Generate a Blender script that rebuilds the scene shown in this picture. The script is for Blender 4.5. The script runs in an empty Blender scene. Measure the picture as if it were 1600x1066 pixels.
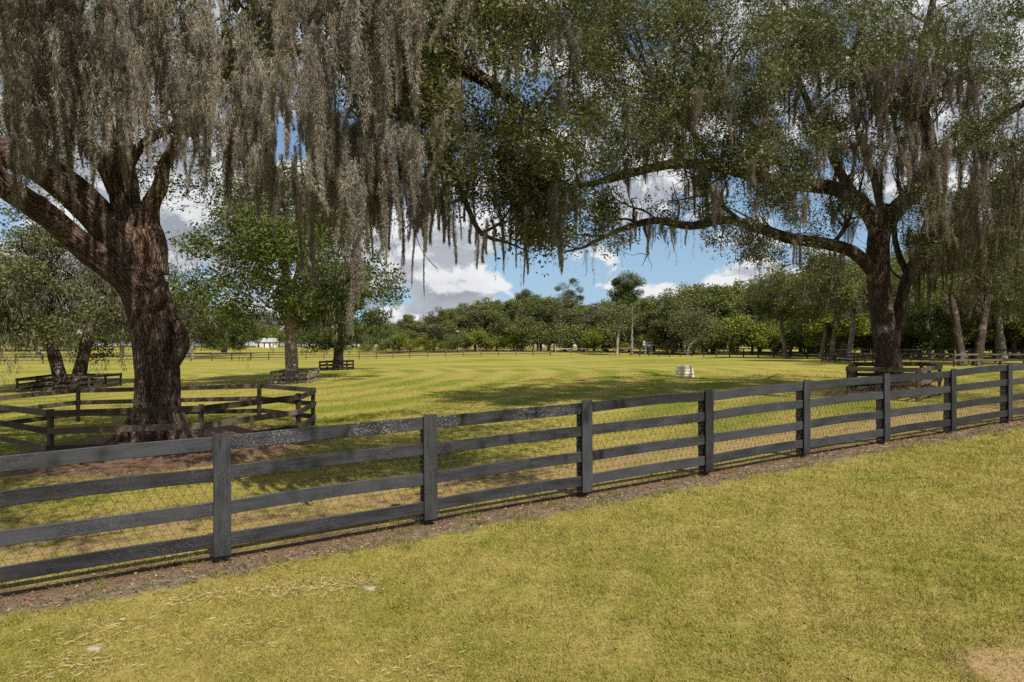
import bpy, math, random
import numpy as np
from mathutils import Vector, Matrix, noise as mnoise

rng = np.random.default_rng(7)
random.seed(7)
R = math.radians
scene = bpy.context.scene
C = scene.collection

# ------------------------------------------------------------------ camera
F = 1030.0            # focal length in photo pixels (1600 wide)
HZ = 540.0            # photo row of the horizon
CAM = np.array((0.0, 0.0, 2.3))
cam_data = bpy.data.cameras.new('camera')
cam = bpy.data.objects.new('camera', cam_data)
C.objects.link(cam)
cam.location = CAM
cam.rotation_euler = (R(90), 0, 0)
cam_data.sensor_width = 36.0
cam_data.lens = 36.0 * F / 1600.0
cam_data.shift_y = (HZ - 533.0) / 1600.0
cam_data.clip_start = 0.05
cam_data.clip_end = 6000.0
scene.camera = cam
scene.render.resolution_x, scene.render.resolution_y = 1024, 682

# ------------------------------------------------------------------ light
SUN_AZ = R(30)        # to the right of straight behind the camera
SUN_EL = R(50)
to_sun = Vector((math.sin(SUN_AZ) * math.cos(SUN_EL), -math.cos(SUN_AZ) * math.cos(SUN_EL), math.sin(SUN_EL)))
sun_data = bpy.data.lights.new('sun', 'SUN')
sun_data.energy = 5.0
sun_data.angle = R(0.5)
sun_data.color = (1.0, 0.94, 0.84)
sun = bpy.data.objects.new('sun', sun_data)
C.objects.link(sun)
sun.location = (20, -30, 40)
sun.rotation_euler = to_sun.to_track_quat('Z', 'Y').to_euler()
scene.view_settings.view_transform = 'Standard'
scene.view_settings.look = 'None'
scene.view_settings.exposure = 0.55
scene.view_settings.gamma = 1.0
scene.cycles.max_bounces = 6
scene.cycles.diffuse_bounces = 3
scene.cycles.glossy_bounces = 2
scene.cycles.transmission_bounces = 4
scene.cycles.transparent_max_bounces = 8
scene.cycles.use_denoising = False


class NT:
    """small helper to write node trees"""
    def __init__(self, tree):
        self.t = tree
        self.t.nodes.clear()

    def n(self, kind, **kw):
        nd = self.t.nodes.new(kind)
        for k, v in kw.items():
            if k.startswith('i_'):
                key = k[2:]
                key = int(key) if key.isdigit() else key.replace('_', ' ')
                self.put(nd.inputs[key], v)
            else:
                setattr(nd, k, v)
        return nd

    def put(self, sock, v):
        if isinstance(v, bpy.types.NodeSocket):
            self.t.links.new(v, sock)
        elif isinstance(v, bpy.types.Node):
            self.t.links.new(v.outputs[0], sock)
        else:
            if isinstance(v, tuple) and len(v) == 3 and sock.type == 'RGBA':
                v = (*v, 1.0)
            sock.default_value = v

    def math(self, op, a, b=0.0, c=0.0, clamp=False):
        nd = self.t.nodes.new('ShaderNodeMath')
        nd.operation = op
        nd.use_clamp = clamp
        for i, v in enumerate((a, b, c)):
            self.put(nd.inputs[i], v)
        return nd.outputs[0]

    def vmath(self, op, a, b=(0, 0, 0), s=None):
        nd = self.t.nodes.new('ShaderNodeVectorMath')
        nd.operation = op
        self.put(nd.inputs[0], a)
        self.put(nd.inputs[1], b)
        if s is not None:
            self.put(nd.inputs['Scale'], s)
        return nd.outputs['Value'] if op in ('DOT_PRODUCT', 'LENGTH', 'DISTANCE') else nd.outputs[0]

    def mix(self, f, a, b):
        nd = self.t.nodes.new('ShaderNodeMix')
        nd.data_type = 'RGBA'
        self.put(nd.inputs[0], f)
        self.put(nd.inputs[6], a)
        self.put(nd.inputs[7], b)
        return nd.outputs[2]

    def ramp(self, f, lo, hi, a=0.0, b=1.0, smooth=True):
        nd = self.t.nodes.new('ShaderNodeMapRange')
        nd.interpolation_type = 'SMOOTHSTEP' if smooth else 'LINEAR'
        for i, v in enumerate((f, lo, hi, a, b)):
            self.put(nd.inputs[i], v)
        return nd.outputs[0]

    def noise(self, vec, scale, detail=3.0, rough=0.5, dist=0.0):
        nd = self.t.nodes.new('ShaderNodeTexNoise')
        if vec is not None:
            self.put(nd.inputs['Vector'], vec)
        self.put(nd.inputs['Scale'], scale)
        nd.inputs['Detail'].default_value = detail
        nd.inputs['Roughness'].default_value = rough
        nd.inputs['Distortion'].default_value = dist
        return nd.outputs[0]


# ------------------------------------------------------------------ world: Nishita sky with broken cumulus
world = bpy.data.worlds.new('World')
scene.world = world
world.use_nodes = True
w = NT(world.node_tree)
sky = w.n('ShaderNodeTexSky', sky_type='NISHITA', sun_disc=False)
sky.sun_elevation = SUN_EL
sky.sun_rotation = math.atan2(to_sun.x, to_sun.y)
sky.air_density = 1.0
sky.dust_density = 0.3
sky.ozone_density = 2.0
tc = w.n('ShaderNodeTexCoord')
sep = w.n('ShaderNodeSeparateXYZ', i_0=tc.outputs['Generated'])
puv = w.vmath('MULTIPLY', tc.outputs['Generated'], (1.0, 1.0, 1.75))
puv = w.vmath('ADD', puv, (5.2, 0.3, 1.1))
pup = w.vmath('ADD', puv, (0.010, -0.008, 0.026))


def cloud_density(p):
    big = w.noise(p, 3.1, 2.0, 0.5)
    det = w.noise(p, 7.6, 12.0, 0.57, 0.3)
    return w.math('ADD', w.math('MULTIPLY', big, 0.60), w.math('MULTIPLY', det, 0.70))


d0 = cloud_density(puv)
d1 = cloud_density(pup)
cover = w.ramp(d0, 0.60, 0.655)
thick = w.ramp(d0, 0.64, 0.80)
edge = w.ramp(w.math('SUBTRACT', d0, d1), -0.03, 0.055)
light = w.math('ADD', w.math('MULTIPLY', edge, 0.85), w.math('MULTIPLY', w.math('SUBTRACT', 1.0, thick), 0.22), clamp=True)
cloud_col = w.mix(light, (3.3, 3.65, 4.2), (8.4, 8.5, 8.6))
sky_col = w.mix(0.0, sky.outputs[0], (0, 0, 0))
haze_f = w.ramp(sep.outputs[2], 0.0, 0.30, 0.75, 0.2)
sky_col = w.mix(haze_f, sky_col, (3.2, 5.1, 7.3))
bg = w.n('ShaderNodeBackground', i_Color=w.mix(cover, sky_col, cloud_col), i_Strength=0.07)
w.n('ShaderNodeOutputWorld', i_Surface=bg)


# ------------------------------------------------------------------ helpers
def unit(v):
    v = np.asarray(v, float)
    return v / (np.linalg.norm(v, axis=-1, keepdims=True) + 1e-9)


def sstep(a, b, x):
    t = np.clip((np.asarray(x, float) - a) / (b - a), 0, 1)
    return t * t * (3 - 2 * t)


def at(px, py, d):
    """photo pixel + distance along the view axis -> point"""
    return np.array(((px - 800.0) / F * d, d, CAM[2] - (py - HZ) / F * d))


# fence line: post k stands at FX0 + k*FDX, FY0 + k*FDY
FX0, FY0, FDX, FDY = -3.18, 7.22, 2.129, 1.191
FLEN = math.hypot(FDX, FDY)
FU = np.array((FDX, FDY)) / FLEN           # along the fence
FN = np.array((-FU[1], FU[0]))             # away from the camera


def fence_sp(x, y):
    return (x - FX0) * FU[0] + (y - FY0) * FU[1], (x - FX0) * FN[0] + (y - FY0) * FN[1]


def ground_z(x, y):
    x = np.asarray(x, float)
    y = np.asarray(y, float)
    s, p = fence_sp(x, y)
    near = -0.08 + 0.0334 * (23 * np.tanh(s / 23) * 0.55 + 0.45 * np.clip(s, -14, 26)) * 1.03
    near = near + 0.035 * np.sin(x * 0.7 + 0.3 * y) * np.sin(y * 0.55 + 1.0) * sstep(9, 16, y)
    a = np.where(y > 10, x / np.maximum(y, 10), 0)
    L = 0.0 + 2.2 * sstep(95, 260, y)
    M = 0.15 + 0.7 * sstep(80, 150, y)
    Rr = 0.7
    far = L + (M - L) * sstep(-0.25, 0.02, a)
    far = far + (Rr - far) * sstep(0.1, 0.35, a)
    k = sstep(36, 80, y)
    return near * (1 - k) + far * k


def ghit(px, py, h=0.0):
    """where the view ray through a pixel meets the ground (raised by h)"""
    d = 3.0
    prev = 3.0
    while d < 400:
        q = at(px, py, d)
        if q[2] <= float(ground_z(q[0], q[1])) + h:
            lo, hi = prev, d
            for _ in range(30):
                m = (lo + hi) / 2
                q = at(px, py, m)
                if q[2] <= float(ground_z(q[0], q[1])) + h:
                    hi = m
                else:
                    lo = m
            q = at(px, py, hi)
            return np.array((q[0], q[1], float(ground_z(q[0], q[1]))))
        prev = d
        d *= 1.01
    q = at(px, py, 200)
    return np.array((q[0], q[1], float(ground_z(q[0], q[1]))))


def mesh_np(name, verts, faces, mat=None, smooth=False, attr=None):
    """faces: (m,k) array of equal sized polygons"""
    verts = np.asarray(verts, np.float32)
    faces = np.asarray(faces, np.int32)
    me = bpy.data.meshes.new(name)
    m, k = faces.shape
    me.vertices.add(len(verts))
    me.vertices.foreach_set('co', verts.ravel())
    me.loops.add(m * k)
    me.loops.foreach_set('vertex_index', faces.ravel())
    me.polygons.add(m)
    me.polygons.foreach_set('loop_start', np.arange(0, m * k, k, dtype=np.int32))
    me.polygons.foreach_set('loop_total', np.full(m, k, np.int32))
    if smooth:
        me.polygons.foreach_set('use_smooth', np.ones(m, bool))
    if attr is not None:
        a = me.attributes.new('bark', 'FLOAT_VECTOR', 'POINT')
        a.data.foreach_set('vector', np.asarray(attr, np.float32).ravel())
    me.update(calc_edges=True)
    if mat:
        me.materials.append(mat)
    return me


def link(name, me, parent=None, loc=None):
    o = bpy.data.objects.new(name, me)
    C.objects.link(o)
    if parent is not None:
        o.parent = parent
    if loc is not None:
        o.location = loc
    return o


def thing(name, label, cat, loc=(0, 0, 0), group=None):
    o = bpy.data.objects.new(name, None)
    o.empty_display_size = 0.3
    C.objects.link(o)
    o.location = loc
    return tag(o, label, cat, group)


def tag(o, label, cat, group=None):
    o['label'] = label
    o['category'] = cat
    if group:
        o['group'] = group
    return o


def kind(o, k):
    o['kind'] = k
    return o


def box_mesh(name, sx, sy, sz, mat, bevel=0.006, warp=0.0, seed=0, nseg=1):
    """bevelled box centred on its origin, cut into nseg lengths along x and slightly bent"""
    r = random.Random(seed)
    prof = []
    b = min(bevel, sy * 0.4, sz * 0.4)
    for (y, z) in ((-1, -1), (1, -1), (1, 1), (-1, 1)):
        cy, cz = y * (sy / 2), z * (sz / 2)
        if y * z > 0:
            prof += [(cy - y * b * (1 if True else 0), cz), (cy, cz - z * b)][::1 if z * y > 0 and y > 0 else 1]
        else:
            prof += [(cy, cz - z * b), (cy - y * b, cz)]
    # order the 8 profile points by angle
    prof.sort(key=lambda q: math.atan2(q[1] / sz, q[0] / sy))
    V, Fc = [], []
    bend = [r.uniform(-1, 1) for _ in range(2)]
    for i in range(nseg + 1):
        t = i / nseg
        x = (t - 0.5) * sx
        off_y = warp * bend[0] * math.sin(math.pi * t)
        off_z = warp * bend[1] * math.sin(math.pi * t)
        for (y, z) in prof:
            V.append((x, y + off_y, z + off_z))
    n = 8
    for i in range(nseg):
        for j in range(n):
            a, b2 = i * n + j, i * n + (j + 1) % n
            Fc.append((a, a + n, b2 + n, b2))
    me = bpy.data.meshes.new(name)
    me.from_pydata(V, [], Fc + [tuple(range(n)), tuple(reversed(range(nseg * n, nseg * n + n)))])
    me.update()
    if mat:
        me.materials.append(mat)
    return me


def catmull(pts, step):
    """pts (n,4): xyz + radius -> dense samples"""
    P = np.asarray(pts, float)
    P = np.vstack([2 * P[0] - P[1], P, 2 * P[-1] - P[-2]])
    out = []
    for i in range(1, len(P) - 2):
        seg = np.linalg.norm(P[i + 1, :3] - P[i, :3])
        m = max(2, int(seg / step))
        for t in np.linspace(0, 1, m, endpoint=False):
            a, b, c, d = P[i - 1], P[i], P[i + 1], P[i + 2]
            out.append(0.5 * ((2 * b) + (-a + c) * t + (2 * a - 5 * b + 4 * c - d) * t * t + (-a + 3 * b - 3 * c + d) * t ** 3))
    out.append(P[-2])
    out = np.array(out)
    out[:, 3] = np.maximum(out[:, 3], 0.004)
    return out


def tube(path, sides, lump=0.0, seed=0.0, flute=0.0):
    """swept tube with parallel transported frame; returns verts, quads, bark coords"""
    P = path[:, :3]
    rad = path[:, 3]
    n = len(P)
    T = unit(np.gradient(P, axis=0))
    nrm = np.cross(T[0], (0.3, 0.9, 0.1))
    nrm = unit(nrm)
    V = np.zeros((n, sides, 3))
    A = np.zeros((n, sides, 3))
    ang = np.linspace(0, 2 * np.pi, sides, endpoint=False)
    L = np.concatenate([[0], np.cumsum(np.linalg.norm(np.diff(P, axis=0), axis=1))])
    for i in range(n):
        nrm = unit(nrm - T[i] * np.dot(nrm, T[i]))
        bi = np.cross(T[i], nrm)
        r = np.full(sides, rad[i])
        cs, sn = np.cos(ang), np.sin(ang)
        if lump > 0:
            for j in range(sides):
                q = Vector((cs[j] * 1.3 + seed, sn[j] * 1.3, L[i] * 1.1))
                r[j] *= 1 + lump * mnoise.noise(q) + 0.5 * lump * mnoise.noise(q * 2.7)
                if flute > 0:
                    q2 = Vector((cs[j] * rad[i] * 11, sn[j] * rad[i] * 11, L[i] * 1.4 + seed))
                    r[j] += flute * (1 - 2.2 * abs(mnoise.noise(q2)))
        V[i] = P[i] + r[:, None] * (cs[:, None] * nrm + sn[:, None] * bi)
        A[i] = np.stack([cs * rad[i] + seed, sn * rad[i], np.full(sides, L[i])], -1)
    idx = np.arange(n * sides).reshape(n, sides)
    a = idx[:-1]
    b = np.roll(a, -1, axis=1)
    c = idx[1:]
    d = np.roll(c, -1, axis=1)
    Q = np.stack([a, b, d, c], -1).reshape(-1, 4)
    return V.reshape(-1, 3), Q, A.reshape(-1, 3)


class Tubes:
    def __init__(self):
        self.v, self.q, self.a, self.n = [], [], [], 0

    def add(self, pts, sides=8, step=0.15, lump=0.0, flute=0.0):
        path = catmull(pts, step)
        v, q, a = tube(path, sides, lump, seed=float(rng.uniform(0, 50)), flute=flute)
        self.v.append(v)
        self.q.append(q + self.n)
        self.a.append(a)
        self.n += len(v)
        return path

    def mesh(self, name, mat, base):
        return mesh_np(name, np.vstack(self.v) - base, np.vstack(self.q), mat, True, np.vstack(self.a))


def rand_rot(n, r=rng, tilt=1.0):
    """random rotation matrices (n,3,3)"""
    q = r.normal(size=(n, 4))
    q[:, 1:3] *= tilt
    q = unit(q)
    w_, x, y, z = q.T
    return np.stack([
        np.stack([1 - 2 * (y * y + z * z), 2 * (x * y - z * w_), 2 * (x * z + y * w_)], -1),
        np.stack([2 * (x * y + z * w_), 1 - 2 * (x * x + z * z), 2 * (y * z - x * w_)], -1),
        np.stack([2 * (x * z - y * w_), 2 * (y * z + x * w_), 1 - 2 * (x * x + y * y)], -1)], -2)


def leaf_quads(pos, length, width, r=rng, flat=0.6):
    """one pointed leaf (4 verts) at each position, random way up, slightly folded"""
    n = len(pos)
    d = unit(r.normal(size=(n, 3)) * (1, 1, flat))
    nn = unit(r.normal(size=(n, 3)) * (0.7, 0.7, 1.0))
    sdir = unit(np.cross(d, nn))
    nn = np.cross(sdir, d)
    L = (length * r.uniform(0.65, 1.25, n))[:, None]
    W = (width * r.uniform(0.7, 1.25, n))[:, None]
    V = np.stack([pos - d * L * 0.5, pos + sdir * W * 0.5 + nn * W * 0.15, pos + d * L * 0.5, pos - sdir * W * 0.5 + nn * W * 0.15], 1)
    return V.reshape(-1, 3)


def quads_of(nv):
    return np.arange(nv).reshape(-1, 4)


def sliver_tris(pos, d, length, width, r=rng):
    """thin pointed triangles"""
    sd = unit(np.cross(d, r.normal(size=d.shape)))
    V = np.stack([pos - sd * width[:, None] * 0.5, pos + sd * width[:, None] * 0.5, pos + d * length[:, None]], 1)
    return V.reshape(-1, 3)


# ------------------------------------------------------------------ materials
def material(name):
    m = bpy.data.materials.new(name)
    m.use_nodes = True
    return m, NT(m.node_tree)


def finish(t, shader, bump=None):
    t.n('ShaderNodeOutputMaterial', i_Surface=shader)


def mat_leaf(name, dark, lightc, rough=0.42, trans=0.28, spec=0.35, patch=0.6, rusty=True):
    m, t = material(name)
    geo = t.n('ShaderNodeNewGeometry')
    rnd = geo.outputs['Random Per Island']
    nz = t.noise(geo.outputs['Position'], patch, 2.0)
    f = t.math('ADD', t.math('MULTIPLY', rnd, 0.65), t.math('MULTIPLY', t.ramp(nz, 0.35, 0.65), 0.4), clamp=True)
    col = t.mix(f, dark, lightc)
    # the odd yellow or rusty leaf
    if rusty:
        col = t.mix(t.math('GREATER_THAN', rnd, 0.992), col, (0.20, 0.085, 0.02))
    p = t.n('ShaderNodeBsdfPrincipled', i_Base_Color=col, i_Roughness=rough)
    p.inputs['Specular IOR Level'].default_value = spec
    tr = t.n('ShaderNodeBsdfTranslucent', i_Color=t.mix(0.5, col, (0.10, 0.14, 0.015)))
    mx = t.n('ShaderNodeMixShader', i_0=trans, i_1=p.outputs[0], i_2=tr.outputs[0])
    finish(t, mx)
    return m


def mat_moss(name, dark, lightc):
    m, t = material(name)
    geo = t.n('ShaderNodeNewGeometry')
    rnd = geo.outputs['Random Per Island']
    nz = t.noise(geo.outputs['Position'], 0.8, 2.0)
    f = t.math('ADD', t.math('MULTIPLY', rnd, 0.6), t.math('MULTIPLY', t.ramp(nz, 0.3, 0.7), 0.4), clamp=True)
    col = t.mix(f, dark, lightc)
    df = t.n('ShaderNodeBsdfDiffuse', i_Color=col)
    tr = t.n('ShaderNodeBsdfTranslucent', i_Color=col)
    mx = t.n('ShaderNodeMixShader', i_0=0.3, i_1=df.outputs[0], i_2=tr.outputs[0])
    finish(t, mx)
    return m


def mat_bark(name, dark, lightc, scale=1.0, lichen=(0.30, 0.29, 0.26), strength=0.9):
    m, t = material(name)
    at_ = t.n('ShaderNodeAttribute', attribute_name='bark')
    v = t.vmath('MULTIPLY', at_.outputs['Vector'], (1.0, 1.0, 0.22))
    warp = t.noise(v, 5.0 * scale, 3.0)
    v2 = t.vmath('ADD', v, t.n('ShaderNodeCombineXYZ', i_0=t.math('MULTIPLY', warp, 0.07), i_1=t.math('MULTIPLY', warp, 0.05), i_2=warp).outputs[0])
    vor = t.n('ShaderNodeTexVoronoi', feature='DISTANCE_TO_EDGE')
    t.put(vor.inputs['Vector'], v2)
    vor.inputs['Scale'].default_value = 21.0 * scale
    ridge = t.ramp(vor.outputs['Distance'], 0.0, 0.32)
    fine = t.noise(v2, 55.0 * scale, 5.0, 0.65)
    big = t.noise(at_.outputs['Vector'], 1.6, 4.0, 0.6)
    h = t.math('ADD', t.math('MULTIPLY', ridge, 0.8), t.math('MULTIPLY', fine, 0.5))
    col = t.mix(t.ramp(h, 0.15, 1.1), dark, lightc)
    col = t.mix(t.ramp(big, 0.54, 0.70, 0.0, 0.65), col, lichen)
    bump = t.n('ShaderNodeBump', i_Strength=strength, i_Distance=0.03, i_Height=h)
    p = t.n('ShaderNodeBsdfPrincipled', i_Base_Color=col, i_Roughness=0.92, i_Normal=bump.outputs[0])
    p.inputs['Specular IOR Level'].default_value = 0.15
    finish(t, p)
    return m


def mat_wood(name, dark, lightc, rough=0.6, fleck=0.0, fleckcol=(0.4, 0.4, 0.4), spec=0.4, moss=None, tone=0.35):
    """painted or weathered plank, grain along local x"""
    m, t = material(name)
    tcn = t.n('ShaderNodeTexCoord')
    info = t.n('ShaderNodeObjectInfo')
    off = t.n('ShaderNodeCombineXYZ', i_0=t.math('MULTIPLY', info.outputs['Random'], 37.0), i_1=t.math('MULTIPLY', info.outputs['Random'], 11.0), i_2=0.0).outputs[0]
    v = t.vmath('ADD', tcn.outputs['Object'], off)
    g = t.noise(t.vmath('MULTIPLY', v, (1.3, 26.0, 26.0)), 1.6, 6.0, 0.65, 0.8)
    blot = t.noise(t.vmath('MULTIPLY', v, (1.0, 3.0, 3.0)), 2.2, 5.0, 0.6)
    knot = t.n('ShaderNodeTexVoronoi', feature='F1')
    t.put(knot.inputs['Vector'], t.vmath('MULTIPLY', v, (1.6, 7.0, 7.0)))
    knot.inputs['Scale'].default_value = 1.0
    f = t.math('ADD', t.math('MULTIPLY', g, 0.6), t.math('MULTIPLY', blot, 0.5))
    f = t.math('ADD', f, t.math('MULTIPLY', t.math('SUBTRACT', info.outputs['Random'], 0.5), tone))
    col = t.mix(t.ramp(f, 0.3, 0.8), dark, lightc)
    col = t.mix(t.ramp(knot.outputs['Distance'], 0.05, 0.16, 0.6, 0.0), col, dark)
    if moss:
        mz = t.noise(v, 3.1, 4.0, 0.6)
        col = t.mix(t.ramp(mz, 0.5, 0.7, 0.0, 0.7), col, moss)
    if fleck > 0:
        fl = t.noise(t.vmath('MULTIPLY', v, (1.0, 1.6, 1.6)), 42.0, 4.0, 0.7)  # pale noise flecks over the board colour, gathered in regions
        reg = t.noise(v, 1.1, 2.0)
        fm = t.math('MULTIPLY', t.ramp(fl, 0.535, 0.60), t.math('MULTIPLY', t.ramp(reg, 0.34, 0.66), fleck))
        col = t.mix(fm, col, fleckcol)
    bump = t.n('ShaderNodeBump', i_Strength=0.5, i_Distance=0.004, i_Height=g)
    p = t.n('ShaderNodeBsdfPrincipled', i_Base_Color=col, i_Roughness=t.ramp(blot, 0.3, 0.7, rough - 0.1, rough + 0.12), i_Normal=bump.outputs[0])
    p.inputs['Specular IOR Level'].default_value = spec
    finish(t, p)
    return m


def mat_plain(name, col, rough=0.6, spec=0.3, metal=0.0, var=0.25, scale=8.0):
    m, t = material(name)
    tcn = t.n('ShaderNodeTexCoord')
    nz = t.noise(tcn.outputs['Object'], scale, 5.0, 0.6)
    c = t.mix(t.ramp(nz, 0.3, 0.7), tuple(x * (1 - var) for x in col), tuple(min(1, x * (1 + var * 0.6)) for x in col))
    p = t.n('ShaderNodeBsdfPrincipled', i_Base_Color=c, i_Roughness=rough, i_Metallic=metal)
    p.inputs['Specular IOR Level'].default_value = spec
    finish(t, p)
    return m


LEFT_BASE = ghit(246, 694)
RIGHT_BASE = ghit(1388, 611)
SANDY = ghit(1612, 1052)


def turf_nodes(t, pos):
    """turf colour from the place on the ground: dry straw, green, bare sand, mulch under the left oak"""
    sx = t.n('ShaderNodeSeparateXYZ', i_0=pos)
    flat = t.n('ShaderNodeCombineXYZ', i_0=sx.outputs[0], i_1=sx.outputs[1], i_2=0.0).outputs[0]
    # coordinate across the fence (positive behind it)
    pc = t.math('SUBTRACT', t.vmath('DOT_PRODUCT', flat, (FN[0], FN[1], 0)), FX0 * FN[0] + FY0 * FN[1])
    n1 = t.noise(flat, 0.55, 4.0, 0.6)
    n2 = t.noise(flat, 2.3, 4.0, 0.6)
    n3 = t.noise(flat, 9.0, 4.0, 0.65)
    nb = t.noise(flat, 0.09, 3.0, 0.5)
    green = t.mix(n3, (0.108, 0.135, 0.010), (0.175, 0.190, 0.018))
    straw = t.mix(n3, (0.230, 0.186, 0.046), (0.375, 0.302, 0.098))
    f = t.math('ADD', t.math('MULTIPLY', n1, 0.5), t.math('ADD', t.math('MULTIPLY', n2, 0.45), t.math('MULTIPLY', n3, 0.15)))
    lawn = t.mix(t.ramp(f, 0.30, 0.68), green, straw)
    # pasture: golden with mowing passes
    rings = t.vmath('DISTANCE', flat, (-34.0, 44.0, 0.0))
    wv = t.math('SINE', t.math('ADD', t.math('MULTIPLY', rings, 2.4), t.math('MULTIPLY', n1, 5.0)))
    far_green = t.mix(n2, (0.120, 0.145, 0.012), (0.165, 0.178, 0.020))
    far_straw = t.mix(n2, (0.250, 0.212, 0.042), (0.300, 0.250, 0.060))
    ff = t.math('ADD', t.math('MULTIPLY', nb, 0.9), t.math('ADD', t.math('MULTIPLY', n1, 0.3), t.math('MULTIPLY', wv, 0.095)))
    past = t.mix(t.ramp(ff, 0.42, 0.70), far_green, far_straw)
    col = t.mix(t.ramp(pc, 0.6, 3.0), lawn, past)
    # reddish soil showing behind the fence
    red = t.math('MULTIPLY', t.ramp(pc, 0.3, 1.6), t.ramp(pc, 4.2, 1.8))
    col = t.mix(t.math('MULTIPLY', red, t.ramp(n2, 0.36, 0.60, 0.25, 0.85)), col, (0.30, 0.195, 0.10))
    # bare strip under the boards
    wob = t.math('ADD', pc, t.math('MULTIPLY', t.math('SUBTRACT', n2, 0.5), 0.75))
    wob = t.math('ADD', wob, t.math('MULTIPLY', t.math('SUBTRACT', n1, 0.5), 0.5))
    strip = t.math('MULTIPLY', t.ramp(wob, -0.60, -0.32), t.ramp(wob, 0.55, 0.25))
    fine = t.noise(flat, 38.0, 4.0, 0.75)
    soil = t.mix(t.ramp(t.math('ADD', t.math('MULTIPLY', n3, 0.5), t.math('MULTIPLY', fine, 0.5)), 0.34, 0.66), (0.030, 0.024, 0.020), (0.255, 0.200, 0.150))
    soil = t.mix(t.ramp(pc, -0.30, 0.05, 0.0, 0.75), soil, t.mix(fine, (0.07, 0.04, 0.025), (0.23, 0.135, 0.085)))
    col = t.mix(strip, col, soil)
    # mulch ring under the left oak
    dl = t.vmath('DISTANCE', flat, (float(LEFT_BASE[0]) + 0.4, float(LEFT_BASE[1]) - 0.3, 0.0))
    dl = t.math('ADD', dl, t.math('MULTIPLY', t.math('SUBTRACT', n2, 0.5), 2.2))
    mul = t.ramp(dl, 3.9, 3.1)
    mcol = t.mix(t.ramp(fine, 0.3, 0.7), (0.055, 0.030, 0.022), (0.22, 0.125, 0.085))
    col = t.mix(mul, col, mcol)
    dr = t.vmath('DISTANCE', flat, (float(RIGHT_BASE[0]), float(RIGHT_BASE[1]), 0.0))
    col = t.mix(t.ramp(dr, 1.5, 1.0, 0.0, 0.8), col, mcol)
    # sandy bare spot low on the right
    ds = t.vmath('DISTANCE', flat, (float(SANDY[0]), float(SANDY[1]), 0.0))
    ds = t.math('ADD', ds, t.math('MULTIPLY', t.math('SUBTRACT', n2, 0.5), 0.9))
    col = t.mix(t.ramp(ds, 0.55, 0.2, 0.0, 0.85), col, (0.33, 0.22, 0.12))
    return col, n3, fine, strip, mul


def mat_ground():
    m, t = material('turf_ground')
    geo = t.n('ShaderNodeNewGeometry')
    col, n3, fine, strip, mul = turf_nodes(t, geo.outputs['Position'])
    finer = t.noise(geo.outputs['Position'], 14.0, 6.0, 0.7)
    col = t.mix(t.ramp(finer, 0.35, 0.65, 0.28, 0.0), col, (0.05, 0.045, 0.012))
    bump = t.n('ShaderNodeBump', i_Strength=0.7, i_Distance=0.05, i_Height=finer)
    p = t.n('ShaderNodeBsdfPrincipled', i_Base_Color=col, i_Roughness=0.95, i_Normal=bump.outputs[0])
    p.inputs['Specular IOR Level'].default_value = 0.1
    finish(t, p)
    return m


def mat_blade():
    m, t = material('grass_blade')
    geo = t.n('ShaderNodeNewGeometry')
    col, n3, fine, strip, mul = turf_nodes(t, geo.outputs['Position'])
    rnd = geo.outputs['Random Per Island']
    col = t.mix(t.ramp(rnd, 0.50, 1.0, 0.0, 0.85, smooth=False), col, (0.43, 0.355, 0.115))
    col = t.mix(t.ramp(rnd, 0.34, 0.0, 0.0, 0.70, smooth=False), col, (0.085, 0.120, 0.012))
    df = t.n('ShaderNodeBsdfDiffuse', i_Color=col)
    tr = t.n('ShaderNodeBsdfTranslucent', i_Color=col)
    mx = t.n('ShaderNodeMixShader', i_0=0.3, i_1=df.outputs[0], i_2=tr.outputs[0])
    finish(t, mx)
    return m


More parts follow.
